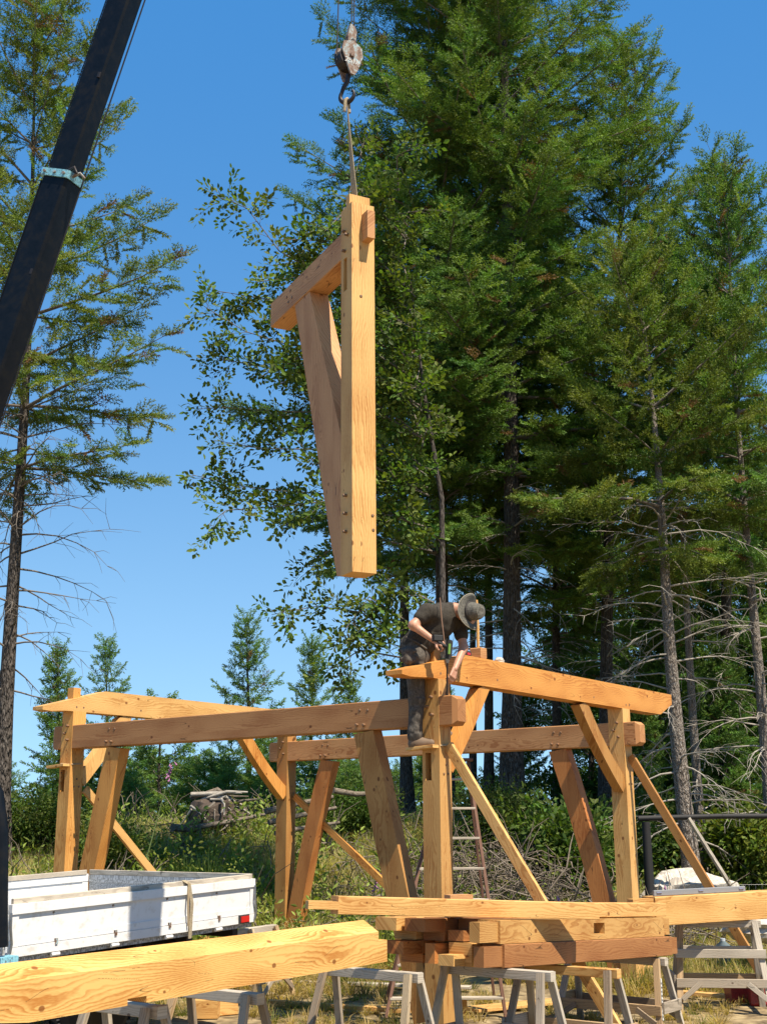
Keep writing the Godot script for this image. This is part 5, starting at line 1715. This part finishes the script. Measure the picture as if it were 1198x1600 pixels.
func make_person() -> void:
	var o := at_d(652, 1170, 11.95)
	var t := thing("person", "worker in dark shirt, work trousers and felt hat, bending over top beam with drill", "person", o)
	var J := func(px: float, py: float, d: float) -> Vector3:
		return at_d(px, py, d) - o
	var hipn: Vector3 = J.call(647, 1028, 11.88)
	var kneen: Vector3 = J.call(651, 1094, 11.93)
	var ankn: Vector3 = J.call(648, 1152, 11.95)
	var hipf: Vector3 = J.call(664, 1030, 12.10)
	var kneef: Vector3 = J.call(676, 1084, 12.26)
	var ankf: Vector3 = J.call(678, 1140, 12.28)
	var pel: Vector3 = J.call(650, 1014, 11.97)
	var chest: Vector3 = J.call(688, 966, 11.95)
	var neck: Vector3 = J.call(709, 951, 11.94)
	var head: Vector3 = J.call(728, 957, 11.92)
	var shn: Vector3 = J.call(667, 956, 11.76)
	var eln: Vector3 = J.call(645, 977, 11.68)
	var wrn: Vector3 = J.call(678, 1001, 11.64)
	var shf: Vector3 = J.call(717, 974, 12.08)
	var elf: Vector3 = J.call(724, 1012, 12.00)
	var wrf: Vector3 = J.call(710, 1046, 11.80)
	var skin := mottled(211, [Color(0.36, 0.17, 0.10), Color(0.46, 0.235, 0.145), Color(0.52, 0.28, 0.18)], 1.5, 1.5, Vector3(6, 6, 6), 0.5)
	var cloth := mottled(213, [Color(0.034, 0.030, 0.025), Color(0.052, 0.046, 0.038), Color(0.075, 0.067, 0.056)], 2.0, 2.0, Vector3(4, 4, 4), 0.95)
	var denim := mottled(217, [Color(0.05, 0.045, 0.04), Color(0.085, 0.076, 0.066), Color(0.15, 0.132, 0.112)], 1.8, 1.8, Vector3(3, 3, 3), 0.95)
	relief(cloth, 61, 0.010, 12.0, 1)
	relief(denim, 62, 0.012, 14.0, 1)
	# the body under the clothes is one continuous figure
	var body := [[pel, chest, 0.12, 0.13], [chest, neck, 0.11, 0.055], [neck, head, 0.055, 0.06], [head + Vector3(-0.02, 0, 0), head + Vector3(0.05, -0.02, 0.01), 0.085, 0.08],
		[shn, eln, 0.056, 0.043], [eln, wrn, 0.044, 0.028], [shf, elf, 0.055, 0.043], [elf, wrf, 0.044, 0.028], [chest, shn, 0.10, 0.055], [chest, shf, 0.10, 0.055],
		[pel, hipn, 0.11, 0.085], [pel, hipf, 0.11, 0.085], [hipn, kneen, 0.08, 0.055], [kneen, ankn, 0.055, 0.038], [hipf, kneef, 0.08, 0.055], [kneef, ankf, 0.055, 0.038]]
	part("body", flesh(body, 0.013, 0.03), skin, t)
	# face below the brim: nose, brow and chin
	var fdir := (head - neck).normalized()
	var face := [[head, head + Vector3(0.045, -0.055, 0.02), 0.07, 0.05], [head + Vector3(0.075, -0.045, 0.03), head + Vector3(0.10, -0.065, 0.035), 0.014, 0.010], [head + Vector3(0.03, -0.10, 0.03), head + Vector3(0.05, -0.10, 0.03), 0.03, 0.026], [head + Vector3(-0.015, -0.01, 0.075), head + Vector3(-0.02, 0.015, 0.082), 0.016, 0.013]]
	part("face", flesh(face, 0.006, 0.02), skin, t)
	part("hand", flesh(hand_bones(wrn, (J.call(694, 1008, 11.62) as Vector3) - wrn, Vector3(0.2, 0.7, 0.7), 0.75, 1.0), 0.004, 0.008), skin, t)
	part("hand", flesh(hand_bones(wrf, (J.call(703, 1070, 11.74) as Vector3) - wrf, Vector3(0.6, 0.1, 0.6), 0.55, -1.0), 0.004, 0.008), skin, t)
	# clothes
	var sln := shn.lerp(eln, 0.45)
	var slf := shf.lerp(elf, 0.50)
	var shirt := [[pel + Vector3(-0.01, 0.03, 0), chest, 0.140, 0.155], [chest, neck + Vector3(-0.03, 0.0, 0), 0.13, 0.065], [chest, shn, 0.12, 0.078], [chest, shf, 0.12, 0.075], [shn, sln, 0.078, 0.072], [shf, slf, 0.076, 0.070], [chest + Vector3(0.03, -0.10, 0.02), pel + Vector3(0.10, 0.03, 0.02), 0.095, 0.085], [pel + Vector3(-0.07, 0.05, 0.06), chest + Vector3(-0.10, 0.05, 0.06), 0.06, 0.06]]
	part("shirt", flesh(shirt, 0.012, 0.045), cloth, t)
	var trou := [[pel + Vector3(-0.02, 0.02, 0), pel + Vector3(0.01, -0.07, 0), 0.145, 0.13], [pel, hipn, 0.12, 0.105], [pel, hipf, 0.12, 0.10], [hipn, kneen, 0.105, 0.078], [kneen, ankn + Vector3(0.0, 0.02, 0), 0.078, 0.066], [ankn + Vector3(0, 0.06, 0), ankn + Vector3(0.005, 0.0, 0.0), 0.070, 0.072], [hipf, kneef, 0.10, 0.078], [kneef, ankf, 0.078, 0.066], [kneen + Vector3(-0.015, 0.05, 0.03), kneen + Vector3(0.02, 0.01, 0.03), 0.055, 0.055]]
	part("trousers", flesh(trou, 0.013, 0.03), denim, t)
	# tool pouch and belt flap at the hip
	var pc: Vector3 = J.call(632, 1024, 11.80)
	part("tool_pouch", flesh([[pc + Vector3(-0.045, 0.05, 0), pc + Vector3(0.10, 0.04, 0.02), 0.022, 0.022], [pc + Vector3(-0.03, -0.04, 0.02), pc + Vector3(0.09, -0.05, 0.02), 0.026, 0.024], [pc + Vector3(0.02, 0.03, 0.01), pc + Vector3(0.04, -0.05, 0.02), 0.05, 0.05]], 0.010, 0.03), denim, t)
	part("belt", tube_mesh([pel + Vector3(-0.10, 0.10, 0.10), pel + Vector3(0.0, 0.045, 0.155), pel + Vector3(0.10, -0.02, 0.12)], [0.014, 0.014, 0.014], 6), flat(Color(0.06, 0.045, 0.03), 0.7), t)
	# boots
	for q in [[ankn, Vector3(0.17, -0.055, 0.035)], [ankf, Vector3(0.16, -0.05, 0.03)]]:
		var a: Vector3 = q[0]
		var toe: Vector3 = a + q[1]
		var boot := [[a + Vector3(0, 0.03, 0), a + Vector3(0.0, -0.05, 0), 0.060, 0.058], [a + Vector3(-0.02, -0.068, 0), a + Vector3(0.07, -0.068, 0.015), 0.045, 0.045], [a + Vector3(0.03, -0.045, 0.01), toe + Vector3(-0.01, -0.005, 0), 0.05, 0.040]]
		part("boot", flesh(boot, 0.008, 0.03), flat(Color(0.15, 0.10, 0.062), 0.75), t)
		var so := new_st()
		tube(so, [a + Vector3(-0.06, -0.112, 0), a + Vector3(0.06, -0.110, 0.012), toe + Vector3(0.035, -0.046, 0.005)], [0.012, 0.012, 0.010], 6)
		part("sole", so.commit(), M.rubber, t)
	# felt hat seen on its crown as he looks down
	var ax := Vector3(0.80, 0.02, 0.55).normalized()
	var hb := head + ax * 0.035
	var hat := Node3D.new()
	hat.name = "hat"
	t.add_child(hat, true)
	hat.transform = Transform3D(along(Vector3.ZERO, ax).basis.scaled_local(Vector3(1.12, 1.08, 1.08)), hb)
	var hm := new_st()
	var prof := [[0.000, 0.165], [0.006, 0.168], [0.012, 0.150], [0.016, 0.105], [0.05, 0.100], [0.09, 0.094], [0.118, 0.078], [0.128, 0.045], [0.118, 0.0]]
	for i in prof.size() - 1:
		for k in 28:
			var q := []
			for c in [[i, k], [i + 1, k], [i + 1, k + 1], [i, k + 1]]:
				var an: float = TAU * c[1] / 28.0
				var rr: float = prof[c[0]][1]
				var h: float = prof[c[0]][0]
				# pinched crown and rolled brim
				var sq := 1.0 - (0.16 * absf(cos(an)) if c[0] >= 3 else 0.0)
				if c[0] >= 5:
					h -= 0.035 * exp(-pow(sin(an) * rr / 0.03, 2.0))
				if c[0] <= 2:
					h += 0.035 * pow(absf(cos(an)), 3.0) - 0.02 * pow(absf(sin(an)), 2.0)
				q.append(Vector3(h, cos(an) * rr * sq, sin(an) * rr))
			quad(hm, q[0], q[3], q[2], q[1])
	var felt := mottled(219, [Color(0.075, 0.072, 0.062), Color(0.12, 0.115, 0.10), Color(0.19, 0.18, 0.15)], 1.6, 1.6, Vector3(5, 5, 5), 0.95)
	part("crown_and_brim", hm.commit(), felt, hat)
	var bp := []
	var bs := []
	for k in 25:
		var an := TAU * k / 24.0
		bp.append(Vector3(0.026, cos(an) * 0.092, sin(an) * 0.107))
		bs.append(0.008)
	part("hat_band", tube_mesh(bp, bs, 5), flat(Color(0.035, 0.03, 0.028), 0.8), hat)
	var ed := []
	var es := []
	for k in 29:
		var an := TAU * k / 28.0
		ed.append(Vector3(0.003 + 0.035 * pow(absf(cos(an)), 3.0) - 0.02 * pow(absf(sin(an)), 2.0), cos(an) * 0.167, sin(an) * 0.167))
		es.append(0.004)
	part("brim_edge", tube_mesh(ed, es, 5), flat(Color(0.30, 0.27, 0.20), 0.9), hat)
	# drill in his near hand, its long auger running down into the joint
	var dr := thing("hand_drill", "black cordless drill with long auger held by worker", "drill", at_d(697, 1014, 11.62))
	var dj := func(px: float, py: float, d: float) -> Vector3:
		return at_d(px, py, d) - dr.position
	part("motor_body", tube_mesh([dj.call(703, 1000, 11.62), dj.call(702, 1004, 11.62), dj.call(700, 1026, 11.63), dj.call(699, 1030, 11.63)], [0.022, 0.034, 0.034, 0.024], 12), M.rubber, dr)
	part("grip", tube_mesh([dj.call(701, 1012, 11.62), dj.call(692, 1008, 11.61), dj.call(684, 1003, 11.61)], [0.018, 0.018, 0.02], 8), M.rubber, dr)
	part("battery", bar_mesh(0.09, 0.06, 0.07, 0.008), M.rubber, dr, Transform3D(Basis(Vector3.UP, 0.4), dj.call(676, 997, 11.60)))
	part("chuck", tube_mesh([dj.call(699, 1029, 11.63), dj.call(698.6, 1036, 11.64)], [0.020, 0.012], 10), M.steel, dr)
	part("trigger_plate", tube_mesh([dj.call(702, 1006, 11.58), dj.call(701, 1022, 11.58)], [0.014, 0.014], 6), flat(Color(0.16, 0.30, 0.05), 0.5), dr)
	part("auger_bit", tube_mesh([dj.call(698.6, 1035, 11.64), dj.call(698, 1086, 11.72)], [0.009, 0.009], 6), M.dark_iron, dr)
	part("lanyard", tube_mesh([dj.call(687, 934, 11.74), dj.call(690, 970, 11.66), dj.call(694, 1003, 11.60)], [0.006, 0.007, 0.006], 5), flat(Color(0.16, 0.09, 0.055), 0.9), dr)

func _ready() -> void:
	rng.seed = 20240
	noise.seed = 77
	noise.noise_type = FastNoiseLite.TYPE_SIMPLEX
	noise.frequency = 0.01
	noise.fractal_octaves = 3
	make_view()
	make_materials()
	make_ground()
	make_frame()
	make_hanging()
	make_truck()
	make_timbers()
	make_site_things()
	make_person()
	make_trees()
	make_broadleaf()
	make_cover()
